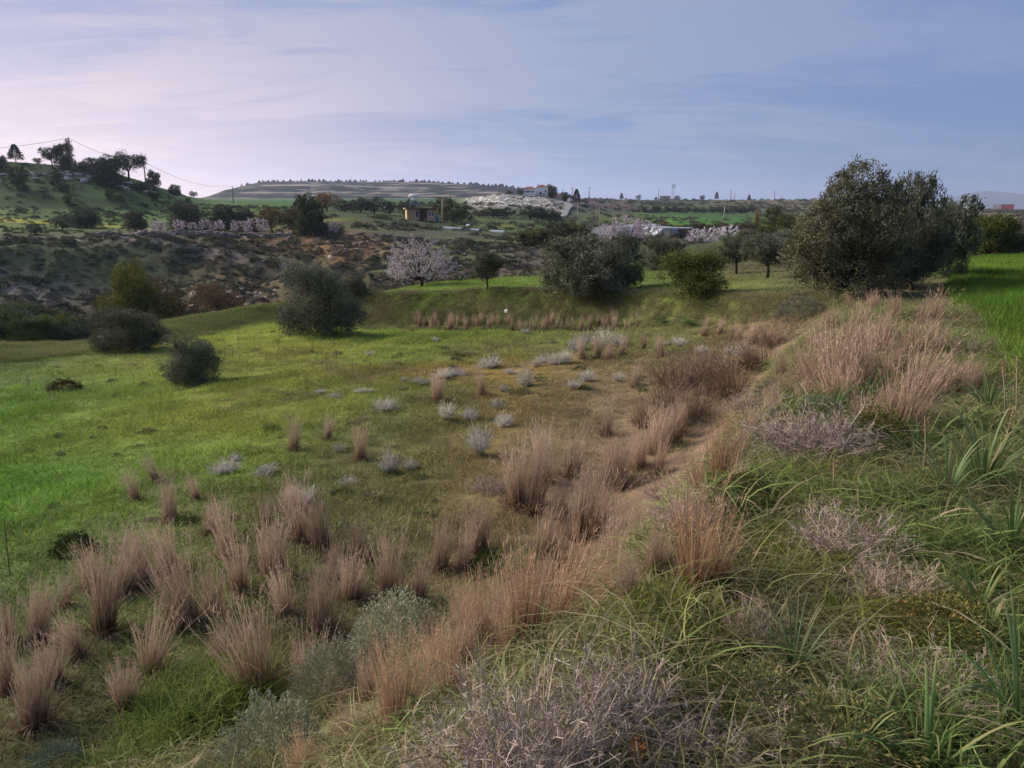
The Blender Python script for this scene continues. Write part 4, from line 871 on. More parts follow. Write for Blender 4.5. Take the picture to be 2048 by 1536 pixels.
# ------------------------------------------------------------------ dead thorny shrubs on the bank
def thorn(seed, nst=80, w=.009):
    r = np.random.default_rng(seed); mb = MB()
    th = r.random(nst)*2*PI; el = 1.25*np.sqrt(r.random(nst))
    d = np.stack([np.sin(el)*np.cos(th), np.sin(el)*np.sin(th), .15+np.cos(el)], -1); d = unit(d)
    b = np.stack([.12*np.cos(th)*r.random(nst), .12*np.sin(th)*r.random(nst), np.full(nst, -.05)], -1)
    L = np.minimum(.62/np.maximum(np.sin(el), .5), .95)*(.6+.4*r.random(nst)); bd = r.normal(0, .18, (nst, 3))
    blades(mb, b, d, L, w*1.3, bd, 3, r, taper=.5)
    def kids(b, d, L, bd, k, l0, l1, ww, jit):
        n = len(b); i = np.repeat(np.arange(n), k); t = .25+.75*r.random(n*k)
        p = b[i]+d[i]*(L[i]*t)[:, None]+bd[i]*(L[i]*t*t)[:, None]; e = unit(d[i]+r.normal(0, jit, (n*k, 3))+np.array([0, 0, .15]))
        l = l0+(l1-l0)*r.random(n*k); q = r.normal(0, .3, (n*k, 3)); blades(mb, p, e, l, ww, q, 2, r, taper=.5); return p, e, l, q
    g = kids(b, d, L, bd, 9, .12, .30, w*.75, .7)
    kids(*g, 7, .03, .10, w*.55, 1.0)
    return mb.mesh('thorn_shrub', M_THORN)
THORN = [thorn(181), thorn(182), thorn(183, 60)]
for i, (px, py, h, w, c, lab) in enumerate([
    (1060,1580,300,330,(1.08,1.05,1.06),'largest grey-lilac dead thorn shrub at the bottom centre'),
    (1235,1470,190,250,(.95,.9,.93),'dead thorn shrub with purplish twigs right of the largest one'),
    (900,1585,190,240,(.95,.95,.95),'grey dead thorn shrub at the bottom edge, left of the largest one'),
    (1690,1120,135,190,(.95,.88,.95),'grey-lilac dead thorn shrub amid bright grass on the upper bank'),
    (1625,915,130,230,(.92,.86,.92),'wide grey dead thorn shrub below the green strap leaves of the crest'),
    (1505,1300,135,120,(1.05,.95,.92),'upright grey dead shrub beside the spray of strap leaves'),
    (1375,1060,100,130,(1.15,1.0,1.02),'pale pinkish dead shrub behind the large rusty tussocks'),
    (1790,1215,110,170,(.85,.78,.74),'brownish dead thorn shrub in the lower right grass'),
    (1415,1560,150,220,(1.0,.95,.95),'dead thorn shrub at the bottom edge right of centre'),
    (1850,1420,120,260,(.8,.75,.7),'dark dead twigs heaped in the lower right corner'),
    (1500,830,60,90,(.95,.85,.85),'small grey dead shrub on the soil slope below the crest'),
    (1330,1000,60,100,(.9,.78,.75),'brown dead twigs on the bare soil slope'),
    (1620,1480,110,260,(.75,.74,.68),'tangled dead shrub in front of the strap leaf spray'),
    (980,980,30,90,(.6,.55,.55),'fallen dark dead branch heap in the meadow centre'),
    (1930,720,60,80,(.85,.8,.7),'small dead shrub at the edge of the green crop')]):
    put_one('thorn_shrub', lab, 'dead shrub', THORN[i % 3], px, py, w*.80, h*1.0, 'dead thorn shrubs', c)
for i, (px, py, h, w, c, lab) in enumerate([
    (1880,1290,100,230,(1.1,1.0,.7),'yellow-olive leafy low bush in the lower right grass'),(1500,1440,110,240,(.85,.95,.85),'dark olive leafy low bush in front of the strap leaf spray'),
    (1700,1520,120,300,(.9,.95,.8),'olive leafy bush at the bottom edge right of centre'),(1480,1010,70,140,(.9,.9,.7),'olive leafy low bush on the bank right of the soil slope'),(1750,900,90,150,(.8,.85,.65),'dull olive bush under the tall crest tussock')]):
    put_one('leafy_bush', lab, 'bush', cushion(190+i, 4200, .055, .022, M_BANKVEG), px, py, w, h, 'olive leafy bushes of the bank', c)

# ------------------------------------------------------------------ strap-leaved plants
def strap(seed, n=26, W=.036, lean=.9):
    r = np.random.default_rng(seed); mb = MB()
    for i in range(n):
        a = r.random()*2*PI; o = np.array([math.cos(a), math.sin(a), 0]); le = lean*r.random()**.7; d = unit(np.array([0, 0, 1.])+o*le); L = .65+.45*r.random()
        t = np.linspace(0, 1, 9); bend = .35+.9*r.random(); p = d*(L*t)[:, None]+o*(L*bend*.45*t**2)[:, None]; p[:, 2] -= L*bend*.42*t**3; p[:, 2] -= .03
        s = np.cross(d, o if le > .05 else np.array([1., 0, 0])); s = s/(np.linalg.norm(s)+1e-9); nrm = np.cross(s, d)
        w = W*(.75+.5*r.random())*np.clip(np.minimum(.65+1.2*t, 1.15*(1-t)**.6+.02), 0, 1)
        V = np.stack([p-s*w[:, None]/2+nrm*w[:, None]*.22, p, p+s*w[:, None]/2+nrm*w[:, None]*.22], 1).reshape(-1, 3)
        j = np.arange(8)*3; Q = np.concatenate([np.stack([j, j+1, j+4, j+3], -1), np.stack([j+1, j+2, j+5, j+4], -1)])
        C = np.stack([np.full(27, r.random()), np.repeat(t, 3), np.full(27, r.random())], -1); mb.add(V, Q, None, C)
    return mb.mesh('strap', M_STRAP, True)
STR = [strap(201), strap(202, 32, .032, .8), strap(203, 22, .040, 1.1), strap(204, 36, .024, .6)]
for i, (px, py, h, w, c, k, lab) in enumerate([
    (1585,1360,215,200,(.9,1.,1.0),3,'spray of upright bluish strap leaves in the lower right foreground'),
    (1890,1010,190,210,(1,1.05,.9),0,'broad strap-leaf clump on the right below the crest tussocks'),
    (1965,985,230,220,(1.1,1.1,.9),1,'tall strap-leaf clump at the right edge above the bright grass'),
    (2020,1120,210,220,(.95,1.1,.75),0,'strap-leaf clump at the right edge in bright grass'),
    (1835,930,140,150,(1,1.05,.85),2,'pale strap-leaf clump directly right of the tall golden tussock'),
    (1850,1560,260,260,(.95,1.15,.75),2,'arching strap leaves at the bottom edge near the right corner'),
    (2035,1470,330,240,(.9,1.1,.9),2,'widest strap leaf plant cut by the right edge'),
    (1700,1545,200,220,(1.,1.15,.7),0,'arching green strap leaves at the bottom edge right of centre'),
    (1290,1500,80,150,(.95,1.1,.6),1,'green strap leaves beside the purplish thorn shrub'),
    (1725,815,85,110,(.55,.8,.5),3,'dark green leaf tuft between the crest tussocks'),
    (1665,835,90,110,(.5,.75,.45),3,'dark green leaf tuft at the left end of the crest tussocks'),
    (1545,900,80,90,(.7,.9,.6),3,'green leaf tuft on the slope below the crest'),
    (1395,652,24,150,(.55,.8,.5),1,'wide dark green leaf clump at the far bank, below the round bush'),
    (1330,648,18,80,(.55,.75,.45),1,'low dark green leaf clump left of the wide one at the far bank'),
    (1780,1130,120,150,(1.2,1.2,.55),0,'bright yellow-green leaf clump right of the lilac thorn shrub'),
    (1960,1240,150,190,(1,1.15,.65),1,'green strap-leaf clump in the bright grass at the right edge'),
    (1700,585,45,90,(.9,1.1,.5),3,'tall bright grass tuft at the foot of the big tree'),
    (1975,830,120,140,(.9,1.05,.8),1,'strap-leaf clump beside the crop at the right edge')]):
    put_one('strap_leaf_plant', lab, 'plant', STR[k], px, py, w*.85, h*1.15, 'strap-leaved plants', c)
def seedhead(px, py, h, lab, col):
    p = hit(px, py); m = mpp(p); H = h*m; root = bpy.data.objects.new('dry_flower_stalk', None); COLL.objects.link(root); root.location = p
    root.rotation_euler = (random.uniform(-.15, .15), random.uniform(-.15, .15), 0); tag(root, lab, 'flower stalk', 'dry flower stalks')
    mb = MB(); mb.tube([(0, 0, -.03), (.01, 0, H*.5), (0, .01, H)], [.006, .005, .003], 5); mb.build('stalk', M_STALK, root, True)
    r = np.random.default_rng(int(px)); n = 70; t = r.random(n); th = r.random(n)*2*PI
    c = np.stack([.012*np.cos(th), .012*np.sin(th), H*(.72+.28*t)], -1); q = MB(); leaves(q, c, unit(np.stack([np.cos(th), np.sin(th), .8+0*th], -1)), .020, .008, r)
    o = q.build('flower_head', M_SEED, root); o['kind'] = 'stuff'; o.color = (*col, 1)
M_STALK = plain('stalk', (.26, .20, .12), .8); M_SEED = veg('seed_head', (.20, .12, .06), (.34, .22, .12))
seedhead(1278, 1600, 120, 'reddish dry flower spike poking up at the bottom edge', (.9, .62, .52))
for i, (px, py, h) in enumerate([(2025,900,190),(1985,960,150),(1845,960,130),(1660,1010,90),(2010,850,130)]):
    seedhead(px, py, h, 'brown dry flower stalk among the right edge strap leaves, %s in the group' % nth(i+1), (1, 1, 1))
def deadstalk(seed):
    r = np.random.default_rng(seed); mb = MB(); mb.tube([(0, 0, -.05), (.01, .01, .5), (.03*r.normal(), .03*r.normal(), 1.)], [.010, .008, .004], 4)
    for i in range(9):
        z = .35+.6*r.random(); a = r.random()*6.28; e = .06+.08*r.random(); mb.tube([(0.01, 0.01, z), (math.cos(a)*e, math.sin(a)*e, z+e*1.1)], [.005, .002], 3, False)
    return mb.mesh('dead_stalk', M_DST)
M_DST = plain('dead_stalk', (.10, .075, .055), .9); DS = [deadstalk(i) for i in (1, 2)]
sp = [(20,1150,125),(178,995,45),(105,820,55),(60,800,55)]+[(int(380+i*17+random.uniform(-9, 9)), int(735+random.uniform(-65, 60)), random.uniform(26, 46)) for i in range(22)]+[(int(900+random.uniform(-30, 160)), int(700+random.uniform(-20, 22)), random.uniform(22, 34)) for i in range(10)]+[(int(60+i*26+random.uniform(-9, 9)), int(760+random.uniform(-25, 45)), random.uniform(24, 40)) for i in range(12)]
for i, (px, py, h) in enumerate(sorted(sp)):
    put_one('dead_stalk', 'thin dead branched stalk standing in the meadow, %s from the left' % nth(i+1), 'stalk', DS[i % 2], px, py, h, h, 'dead stalks in the meadow', tilt=.06)
tuft = patch(grass('bright_blade', oth=2., lo=.75, hi=1.3), 300, 120, .3, .25, .5, .013, .5, .7, .3, 5)
def bright(name, label, spots, col, seed, sc0=1.):
    r = np.random.default_rng(seed); pts = []
    for px, py, rad, n in spots:
        c = hit(px, py); q = rad*np.sqrt(r.random(n)); a = r.random(n)*6.28
        pts.append(np.stack([c.x+q*np.cos(a), c.y+q*np.sin(a)], -1))
    pts = np.vstack(pts); n = len(pts); x, y = pts.T; s = sc0*(.6+.6*r.random(n))
    t = np.array(col)*(1+.15*r.normal(size=(n, 1)))
    gn_scatter(name, np.stack([x, y, height(x, y)], -1), slope_rot(x, y, r), np.stack([s, s, s*(.7+.5*r.random(n))], -1), np.zeros(n, int), np.clip(t, .01, 1), [tuft], label, 'grass')
bright('bright_grass', 'lush bright green grass patch between tussocks at the lower left', [(410,1400,.5,15),(350,1450,.35,6),(270,1510,.35,6),(455,1385,.3,5)], (.160, .205, .045), 1, .75)
bright('yellow_green_grass', 'yellow-green grass patches on the bank at the right', [(1620,1090,.32,22),(1650,1010,.4,20),(1330,1260,.35,22),(1750,980,.4,14),(1560,1150,.25,10),(1980,1180,.5,22),(1900,1250,.4,14)], (.21, .23, .04), 2, .42)
bright('right_edge_grass', 'long fresh green grass along the right edge of the bank', [(2000,1060,.4,12),(1930,1120,.3,8),(2020,950,.5,12),(1850,1090,.3,5),(1990,1300,.3,8),(1820,1010,.3,5),(1900,900,.4,8),(2030,1480,.25,7),(1880,1480,.2,5),(1760,1500,.2,3),(1990,860,.5,10)], (.135, .185, .050), 3, .55)
#PART3
# ------------------------------------------------------------------ trees and bushes
T = put_tree
def TF(*a, **k):
    g = ray(a[4], 500); return put_tree(*a, rz=-math.atan2(g[0], g[1]), **k)
TF('wild_olive_tree', 'broad many-lobed olive of the big thicket at the right, nearest the camera', 'tree', 'thicket0', 1706, 600, 268, 262, 'big wild olive thicket', (.9, .88, .80))
TF('wild_olive_tree', 'tall bluish wild olive rising behind the broad one in the thicket', 'tree', 'thicket1', 1802, 585, 122, 205, 'big wild olive thicket', (.85, .9, .88), dist=26)
TF('wild_olive_tree', 'dark right-hand wild olive of the thicket beside the green crop', 'tree', 'thicket2', 1890, 560, 108, 150, 'big wild olive thicket', (.72, .8, .8), dist=29)
T('wild_olive_tree', 'dark low wild olive in the middle of the thicket', 'tree', 'big1', 1825, 574, 150, 140, 'big wild olive thicket', (.72, .78, .72), dist=25, rz=5.)
T('shrub', 'green leafy tree right of the wild olive thicket, over the crop', 'tree', 'shrub0', 1970, 515, 110, 98, None, (.75, .8, .6), dist=47)
T('shrub', 'dark bush at the right edge above the crop', 'bush', 'darkshrub0', 2035, 508, 80, 62, None, (.8, .9, .75), dist=48)
T('olive_tree', 'large dense olive tree on the terrace, its crown reaching the ground', 'tree', 'olive0', 1165, 594, 185, 142, 'olive trees on the terrace', (.92, .92, .88), rz=.3)
T('olive_tree', 'darker olive tree leaning out right behind the large dense olive', 'tree', 'olive1', 1240, 578, 95, 108, 'olive trees on the terrace', (.78, .82, .80), rz=1.)
T('olive_tree', 'small slim olive tree standing alone between blossom tree and large olive', 'tree', 'tallolive0', 975, 584, 66, 80, 'olive trees on the terrace', (.85, .85, .78), rz=2.)
T('olive_tree', 'olive tree with bare leaning trunk, nearest the wild olive thicket', 'tree', 'tallolive1', 1535, 556, 112, 84, 'olive trees on the terrace', (.95, .98, .95), rz=.7)
T('olive_tree', 'olive tree left of the bare-trunked olive on the terrace', 'tree', 'tallolive0', 1472, 548, 90, 72, 'olive trees on the terrace', (.95, .95, .88), rz=1.9)
T('olive_tree', 'olive tree behind the round green bush on the terrace', 'tree', 'olive2', 1325, 540, 100, 68, 'olive trees on the terrace', (.95, .95, .88), rz=4.)
T('olive_tree', 'olive tree crown behind the two trunked olives of the terrace', 'tree', 'olive1', 1505, 500, 90, 50, 'olive trees on the terrace', (.95, .95, .9), dist=78)
T('olive_tree', 'pale olive crown just left of the wild olive thicket', 'tree', 'olive2', 1575, 500, 70, 45, 'olive trees on the terrace', (1., 1.05, 1.05), dist=82)
T('round_bush', 'round yellow-green bush on the edge of the olive terrace', 'bush', 'shrub0', 1383, 600, 138, 106, None, (.92, .95, .72), rz=1.)
T('olive_shrub', 'dark rounded olive at the far edge of the green meadow', 'tree', 'darkshrub1', 645, 670, 158, 145, None, (.78, .82, .80), rz=.5)
T('olive_shrub', 'small round olive bush standing free in the green meadow', 'bush', 'darkshrub0', 388, 766, 108, 104, None, (1.0, 1.05, 1.0), rz=2.)
T('dark_shrub', 'wide dark shrub on the meadow rim left of the round olive bush', 'bush', 'darkshrub1', 265, 700, 145, 86, None, (.75, .78, .66), rz=1.)
T('dark_shrub', 'low dark bush at the left foot of the far bank behind the round olive', 'bush', 'darkshrub0', 712, 592, 50, 42, None, (.75, .78, .75))
T('yellow_tree', 'tall yellow-olive bushy tree rising from the gully', 'tree', 'shrub1', 270, 650, 110, 168, None, (1.25, 1.05, .6), dist=62)
T('brown_tree', 'brownish thin tree beside the yellow-olive one in the gully', 'tree', 'dry0', 335, 650, 130, 135, None, (.62, .58, .52), dist=64)
T('brown_tree', 'sparse reddish tree in the gully left of the dark rounded olive', 'tree', 'dry0', 440, 600, 120, 80, None, (.75, .6, .55), dist=72)
for i, (px, py, w, h, k, c, d) in enumerate([(20,700,110,70,'shrub1',(.55,.7,.5),58),(75,705,100,62,'shrub0',(.6,.72,.5),56),(150,690,80,50,'darkshrub0',(.7,.75,.7),56),(110,650,70,34,'shrub1',(1.1,1.1,.45),66),(30,640,80,36,'shrub0',(.55,.7,.45),74),(185,660,60,36,'shrub1',(.6,.65,.5),60)]):
    T('gully_bush', 'leafy bush in the gully at the left edge, %s in the cluster' % nth(i+1), 'bush', k, px, py, w, h, 'gully bushes at the left', c, dist=d)
# blossom trees
T('almond_tree', 'large white and pink blossoming almond tree at the gully rim', 'tree', 'almond0', 843, 573, 122, 100, None, (.85, .85, .90), rz=.4)
for i, (px, py, w, h, d) in enumerate([(185,453,30,20,None),(318,467,30,32,None),(360,468,24,26,None),(412,467,24,30,None),(440,467,22,28,None),(478,466,30,30,None),(512,464,46,40,None),(660,460,36,36,None),(386,466,18,20,None)]):
    T('almond_tree', 'small blossoming almond above the stone wall, %s from the left' % nth(sorted([185,318,360,412,440,478,512,660,386]).index(px)+1), 'tree', 'almondfar0', px, py, w, h, 'small almonds above the stone wall', (.8, .8, .88), dist=112 if px > 250 else None)
for i, (px, py, w, h, c) in enumerate([(1225,497,56,44,(.95,.92,1.0)),(1258,497,74,60,(.95,.9,1.0)),(1292,499,58,46,(1,.97,1.05)),(1405,494,58,44,(1.2,1.2,1.25)),(1455,484,44,30,(1.2,1.2,1.25)),(1560,488,34,20,(1.1,1.1,1.15)),(1270,462,56,26,(.62,.5,.5))]):
    T('almond_tree', ['first almond in bloom from the left before the greenhouses','widest pinkish almond before the greenhouses','almond in bloom before the right end of the greenhouses','whitest round almond in bloom right of the greenhouses','small white almond right of the whitest one','little almond in bloom beside the wild olive thicket','dull pink almond behind the greenhouses'][i], 'tree', 'almondfar0', px, py, w, h, 'almonds round the greenhouses', c, dist=[112,114,112,112,130,110,150][i])
for i, px in enumerate([1172,1186,1199,1212,1226,1238,1252,1264,1284,1296,1150]):
    T('almond_tree', 'far pale almond in the band below the right skyline, %s from the left' % nth(sorted([1172,1186,1199,1212,1226,1238,1252,1264,1284,1296,1150]).index(px)+1), 'tree', 'almondfar0', px, 411+random.uniform(-4, 5), random.uniform(16, 26), random.uniform(8, 13), 'far almonds below the skyline', (.72, .62, .64), dist=random.uniform(440, 560))
# trees of the far slope and fields
FT = [(170,452,60,50,'olive0',(.7,.75,.75),128),(125,458,48,30,'bush1',(.75,.8,.7),122),(72,476,46,22,'bush1',(.6,.7,.6),112),(272,466,44,42,'olive1',(.8,.82,.78),118),(375,466,80,54,'olive2',(.7,.7,.68),124),(447,462,60,60,'olive0',(.68,.72,.68),122),(492,463,48,42,'olive1',(.75,.78,.7),124),(545,468,54,52,'bush2',(.7,.62,.6),118),(587,470,54,54,'bush2',(.6,.58,.55),118)]
for i, f in enumerate(FT):
    T('field_tree', 'dark tree in the row above the stone wall, %s from the left' % nth(sorted(q[0] for q in FT).index(f[0])+1), 'tree', f[4], *f[:4], 'trees above the stone wall', f[5], dist=f[6])
T('dark_tree', 'dark dense tree at the right end of the stone wall', 'tree', 'olive2', 622, 480, 72, 80, None, (.5, .58, .42), dist=112)
T('russet_tree', 'russet round tree behind the dark tree at the wall end', 'tree', 'bush2', 655, 432, 56, 40, None, (1.1, .7, .5), dist=200)
for i, (px, w, h) in enumerate([(690,60,26),(722,46,30),(750,44,34),(780,30,28)]):
    T('field_tree', 'grey-green bush below the plateau fields, %s from the left of four' % nth(i+1), 'tree', 'bush1', px, 434, w, h, 'bushes below the plateau fields', (.8, .8, .75), dist=190)
for i, (px, py, w, h, k, c, d) in enumerate([(815,424,34,36,'bush1',(.6,.65,.55),185),(890,442,52,56,'bush0',(.85,.72,.6),175),(922,444,44,46,'bush0',(.85,.75,.6),172),(905,446,40,26,'bush1',(.6,.7,.5),168)]):
    T('garden_tree', ['dark tree behind the solar water heater','tall brown-green tree right of the wooden cabin','second brown-green tree at the left end of the rocky knoll','low dark bush at the foot of the brown-green trees'][i], 'tree', k, px, py, w, h, 'trees by the cabin', c, dist=d)
MT = [(985,447,46,20),(1010,448,50,22),(1060,449,54,28),(1085,450,48,28),(1110,448,40,22),(960,444,30,14)]
for i, (px, py, w, h) in enumerate(MT):
    T('field_bush', 'dark bush below the rocky knoll, %s from the left' % nth(sorted(q[0] for q in MT).index(px)+1), 'bush', 'bush1', px, py, w, h, 'bushes below the knoll', (.62, .66, .55), dist=215)
BT = [(1050,500,60,34,'bush0'),(1085,503,66,44,'bush0'),(1120,506,70,50,'bush1'),(1150,500,60,54,'bush0'),(1135,470,46,30,'bush0'),(1105,478,46,26,'bush1'),(925,492,34,14,'bush1')]
for i, (px, py, w, h, k) in enumerate(BT):
    T('gully_bush', 'dull green bush behind the large dense olive, %s from the left' % nth(sorted(q[0] for q in BT).index(px)+1), 'bush', k, px, py, w, h, 'bushes behind the large olive', (.78, .74, .66), dist=104 if py > 480 else 135)
row = [(1290+i*14.5+random.uniform(-4, 4), 427+random.uniform(-2, 2), random.uniform(17, 27), random.uniform(10, 15)) for i in range(16)]
for i, (px, py, w, h) in enumerate(row):
    T('hedge_tree', 'dark tree along the upper edge of the far green field, %s from left' % nth(i+1), 'tree', 'bush1', px, py, w, h, 'tree row above the far green field', (.62, .62, .58), dist=430)
row = [(1300+i*15+random.uniform(-5, 5), 468+random.uniform(-3, 2), random.uniform(26, 40), random.uniform(13, 20)) for i in range(15)]
for i, (px, py, w, h) in enumerate(row):
    T('hedge_tree', 'grey-brown bush along the lower edge of the far green field, %s from left' % nth(i+1), 'bush', ['bush1', 'bush2', 'bush0'][i % 3], px, py, w, h, 'bushes below the far green field', (.72, .66, .64), dist=165)
for px, py, w, h, k, c, d, lab in [(1513,446,20,40,'poplar0',(1.5,1.1,.6),190,'yellow poplar right of the far green field'),(1545,455,44,58,'bush0',(.75,.65,.5),150,'tall olive-brown tree right of the yellow poplar'),(1575,450,50,46,'bush0',(.8,.7,.5),140,'olive-brown tree touching the wild olive thicket'),(1530,468,40,30,'bush0',(.85,.85,.5),130,'yellowish low bush under the yellow poplar'),(1330,455,16,16,'bush2',(.9,.6,.45),200,'small russet bush at the near edge of the far green field')]:
    T('field_tree', lab, 'tree', k, px, py, w, h, 'trees right of the far green field', c, dist=d)
# left hill
for px, py, w, h, k, c, lab in [
    (32,324,30,32,'conifer0',(1,1,1),'pointed dark conifer on the crest of the left hill'),(105,338,44,46,'umbrella0',(1,1,1),'spreading dark tree left of the tallest pole on the hill crest'),
    (132,340,44,56,'olive1',(.45,.5,.45),'tall dark tree behind the tallest pole on the hill crest'),(190,352,66,40,'olive0',(.42,.46,.40),'wide dark bushy tree on the hill crest right of the pole'),
    (218,372,66,58,'olive2',(.40,.46,.38),'dark bushy tree on the hill brow, in front of the crooked pine'),(258,364,72,60,'umbrella0',(.9,.9,.9),'crooked open-crowned pine at the end of the hill crest'),
    (308,374,30,32,'olive1',(.38,.44,.36),'dark round tree right of the second pole'),(350,392,26,26,'olive0',(.38,.44,.36),'small dark tree lower down the hill end'),(386,390,16,12,'bush1',(.5,.55,.5),'lowest small tree at the end of the left hill'),
    (6,348,24,36,'olive2',(.4,.46,.4),'dark tree on the hill crest at the left edge'),(36,380,46,54,'bush0',(.42,.5,.4),'dim bush below the conifer on the hill slope'),(114,370,32,30,'bush0',(.4,.48,.36),'dark bush on the rock outcrop of the hill'),
    (125,384,30,20,'bush0',(.42,.5,.36),'dark bush just below the rock outcrop'),(222,404,20,28,'bush0',(.42,.55,.36),'slim bush in the middle of the hill slope'),(240,404,26,14,'bush0',(.42,.55,.36),'low bush beside the slim one on the hill slope'),
    (137,412,22,24,'bush0',(.42,.55,.36),'small bush low on the hill slope above the field tree'),(310,398,36,14,'bush0',(.42,.55,.36),'flat bush on the right part of the hill slope'),(376,408,14,14,'bush0',(.42,.55,.36),'tiny bush at the foot of the hill end'),
    (285,385,40,22,'bush0',(.42,.5,.4),'bush below the second pole on the hill'),(75,322,20,12,'bush0',(.5,.55,.5),'pale low bush on the crest between conifer and spreading tree')]:
    T('hill_tree', lab, 'tree', k, px, py, w, h, 'trees of the left hill', c)
# house on the knoll and skyline
for px, py, w, h, k, c, d, lab in [(1100,397,34,26,'olive1',(.4,.45,.36),415,'wide dark tree right of the white house'),(1127,399,26,22,'olive0',(.4,.45,.38),420,'dark tree behind the small red-roofed shed'),(1140,400,20,18,'bush1',(.45,.5,.4),425,'dark bush right of the red-roofed shed'),(1153,400,20,28,'conifer0',(.9,.9,.9),430,'pointed dark conifer right of the house'),(1170,401,16,12,'bush1',(.4,.45,.4),450,'last dark bush right of the pointed conifer'),
    (1040,391,14,14,'bush1',(.5,.55,.45),400,'small dark tree at the left wall of the white house'),(1018,392,14,9,'bush1',(.55,.6,.5),400,'low bush on the knoll left of the white house'),(1104,401,16,16,'bush0',(.5,.55,.45),405,'bush in front of the white house, at its right end'),
    (1243,399,9,13,'conifer0',(.8,.8,.8),None,'pointed conifer on the skyline above the almond band'),(1277,397,11,10,'bush1',(.5,.5,.5),None,'round tree on the skyline beside the white hut'),(1312,401,8,7,'bush1',(.5,.5,.5),None,'tiny round tree on the skyline left of the mast'),(1354,400,14,9,'bush1',(.5,.5,.5),None,'broad tree on the skyline right of the mast'),
    (1405,401,10,11,'bush1',(.5,.5,.5),None,'round dark tree on the skyline midway to the thicket'),(1433,399,9,15,'conifer0',(.8,.8,.8),None,'tallest conifer on the right skyline'),(1498,402,8,12,'conifer0',(.8,.8,.8),None,'conifer on the skyline nearest the yellow poplar'),(1218,402,8,5,'bush1',(.5,.5,.5),None,'lowest bush on the skyline left of the first conifer'),(1372,402,5,5,'conifer0',(.8,.8,.8),None,'tiny conifer on the skyline, left of two'),(1388,402,5,5,'conifer0',(.8,.8,.8),None,'tiny conifer on the skyline, right of two')]:
    T('skyline_tree', lab, 'tree', k, px, py, w, h, 'trees round the house and on the skyline', c, dist=d)
for i in range(150):
    px = 480+570*random.random()**.8; h = random.uniform(2.5, 5.5)*(1.3 if random.random() < .12 else 1)
    T('crest_pine', 'tiny dark pine in the line along the plateau crest', 'tree', 'conifer0', px, 355, h*random.uniform(.8, 1.5), h, 'pines along the plateau crest', (.9, .9, .9), sink=1.)

# ------------------------------------------------------------------ buildings and small built things
M_WHITE = plain('white_wall', (.85, .82, .79), .8, .06, 1.5, .1); M_ROOF = plain('red_tiles', (.30, .105, .075), .8, .25, 3., .3); M_GLASSD = plain('dark_pane', (.03, .035, .04), .2, .1, 3., 0., .5)
M_WOOD = plain('warm_boards', (.50, .32, .16), .7, .18, 4., .25); M_DWOOD = plain('dark_wood', (.20, .10, .06), .8, .2, 5.); M_RFELT = plain('roof_felt', (.36, .28, .25), .8, .15, 5.)
M_METAL = plain('galvanised', (.45, .46, .48), .45, .1, 8., .05, .5); M_PLAST = plain('pale_plastic', (.40, .43, .44), .5, .2, 1.2, .1, .4); M_POLE = plain('pole_wood', (.15, .115, .085), .9, .2, 4.); M_BLUE = plain('blue_barrel', (.12, .17, .25), .5)
M_ASPH = plain('asphalt', (.24, .235, .235), .9, .1, .6, .2, .15); M_PANEL = plain('solar_glass', (.045, .07, .11), .25, .1, 3., 0, .6); M_RED = plain('red_cladding', (.26, .04, .035), .7, .1, 1.); M_GREY = plain('grey_render', (.30, .28, .26), .9, .12, 1.); M_BEIGE = plain('beige_render', (.46, .38, .29), .9, .1, .8)
def root(name, p, rz, label, cat, group=None):
    o = bpy.data.objects.new(name, None); COLL.objects.link(o); o.location = p; o.rotation_euler = (0, 0, rz); tag(o, label, cat, group); return o
def bx(name, mat, par, c, s): return MB().box(c, s).build(name, mat, par)
def face(p): return -math.atan2(p.x, p.y)          # turn so that the local -Y side looks at the camera
def hip_roof(w, d, h, z, ov=.4, inset=.5):
    w += ov*2; d += ov*2; i = min(w, d)*inset
    V = [(-w/2,-d/2,z),(w/2,-d/2,z),(w/2,d/2,z),(-w/2,d/2,z),(-w/2+i,0,z+h),(w/2-i,0,z+h),(-w/2,-d/2,z-.15),(w/2,-d/2,z-.15),(w/2,d/2,z-.15),(-w/2,d/2,z-.15)]
    return MB().add(V, [[0,1,5,4],[2,3,4,5],[0,6,7,1],[1,7,8,2],[2,8,9,3],[3,9,6,0],[6,9,8,7]], [[1,2,5],[3,0,4]])
def window(par, x, y, z, w, h):
    f = bx('window', M_WHITE, par, (x, y, z), (w+.16, .10, h+.16)); bx('pane', M_GLASSD, f, (x, y-.035, z), (w, .06, h)); return f
# white villa: left low wing and right higher wing
p = hit(1071, 392, 404); p.z = max(p.z, EYE-drop_of(1071, 391, 404))+.6; m = mpp(p); rz = face(p)
v = root('villa', p, rz, 'white villa with red tiled roofs on top of the rocky knoll', 'house'); lw = 26*m; rw = 22*m
bx('wall', M_WHITE, v, (-12*m, 0, .8), (lw, 5, 3.6)); hip_roof(lw, 5, 1.15, 2.76, .35).build('roof', M_ROOF, v).location = (-12*m, 0, 0)
bx('wall', M_WHITE, v, (13*m, .6, 1.2), (rw, 4.6, 4.4)); r_ = hip_roof(rw, 4.6, 1.25, 3.56, .35).build('roof', M_ROOF, v); r_.location = (13*m, .8, 0)
bx('chimney', M_WHITE, r_, (-rw*.36, -.6, 4.6), (.8, .7, 1.0))
for q in (-21, -16.5, -13.5, -9, -4.5): window(v, q*m, -2.53, 1.3, .75, .8)
window(v, 10*m, -1.73, .6, .9, 1.2); window(v, 20*m, -1.73, 1.4, .7, .9)
bx('terrace', M_GREY, v, (1*m, -1.0, -1.9), (52*m, 7, 2.0)); bx('awning', M_DWOOD, v, (12*m, -2.6, .15), (18*m, 1.6, .12))
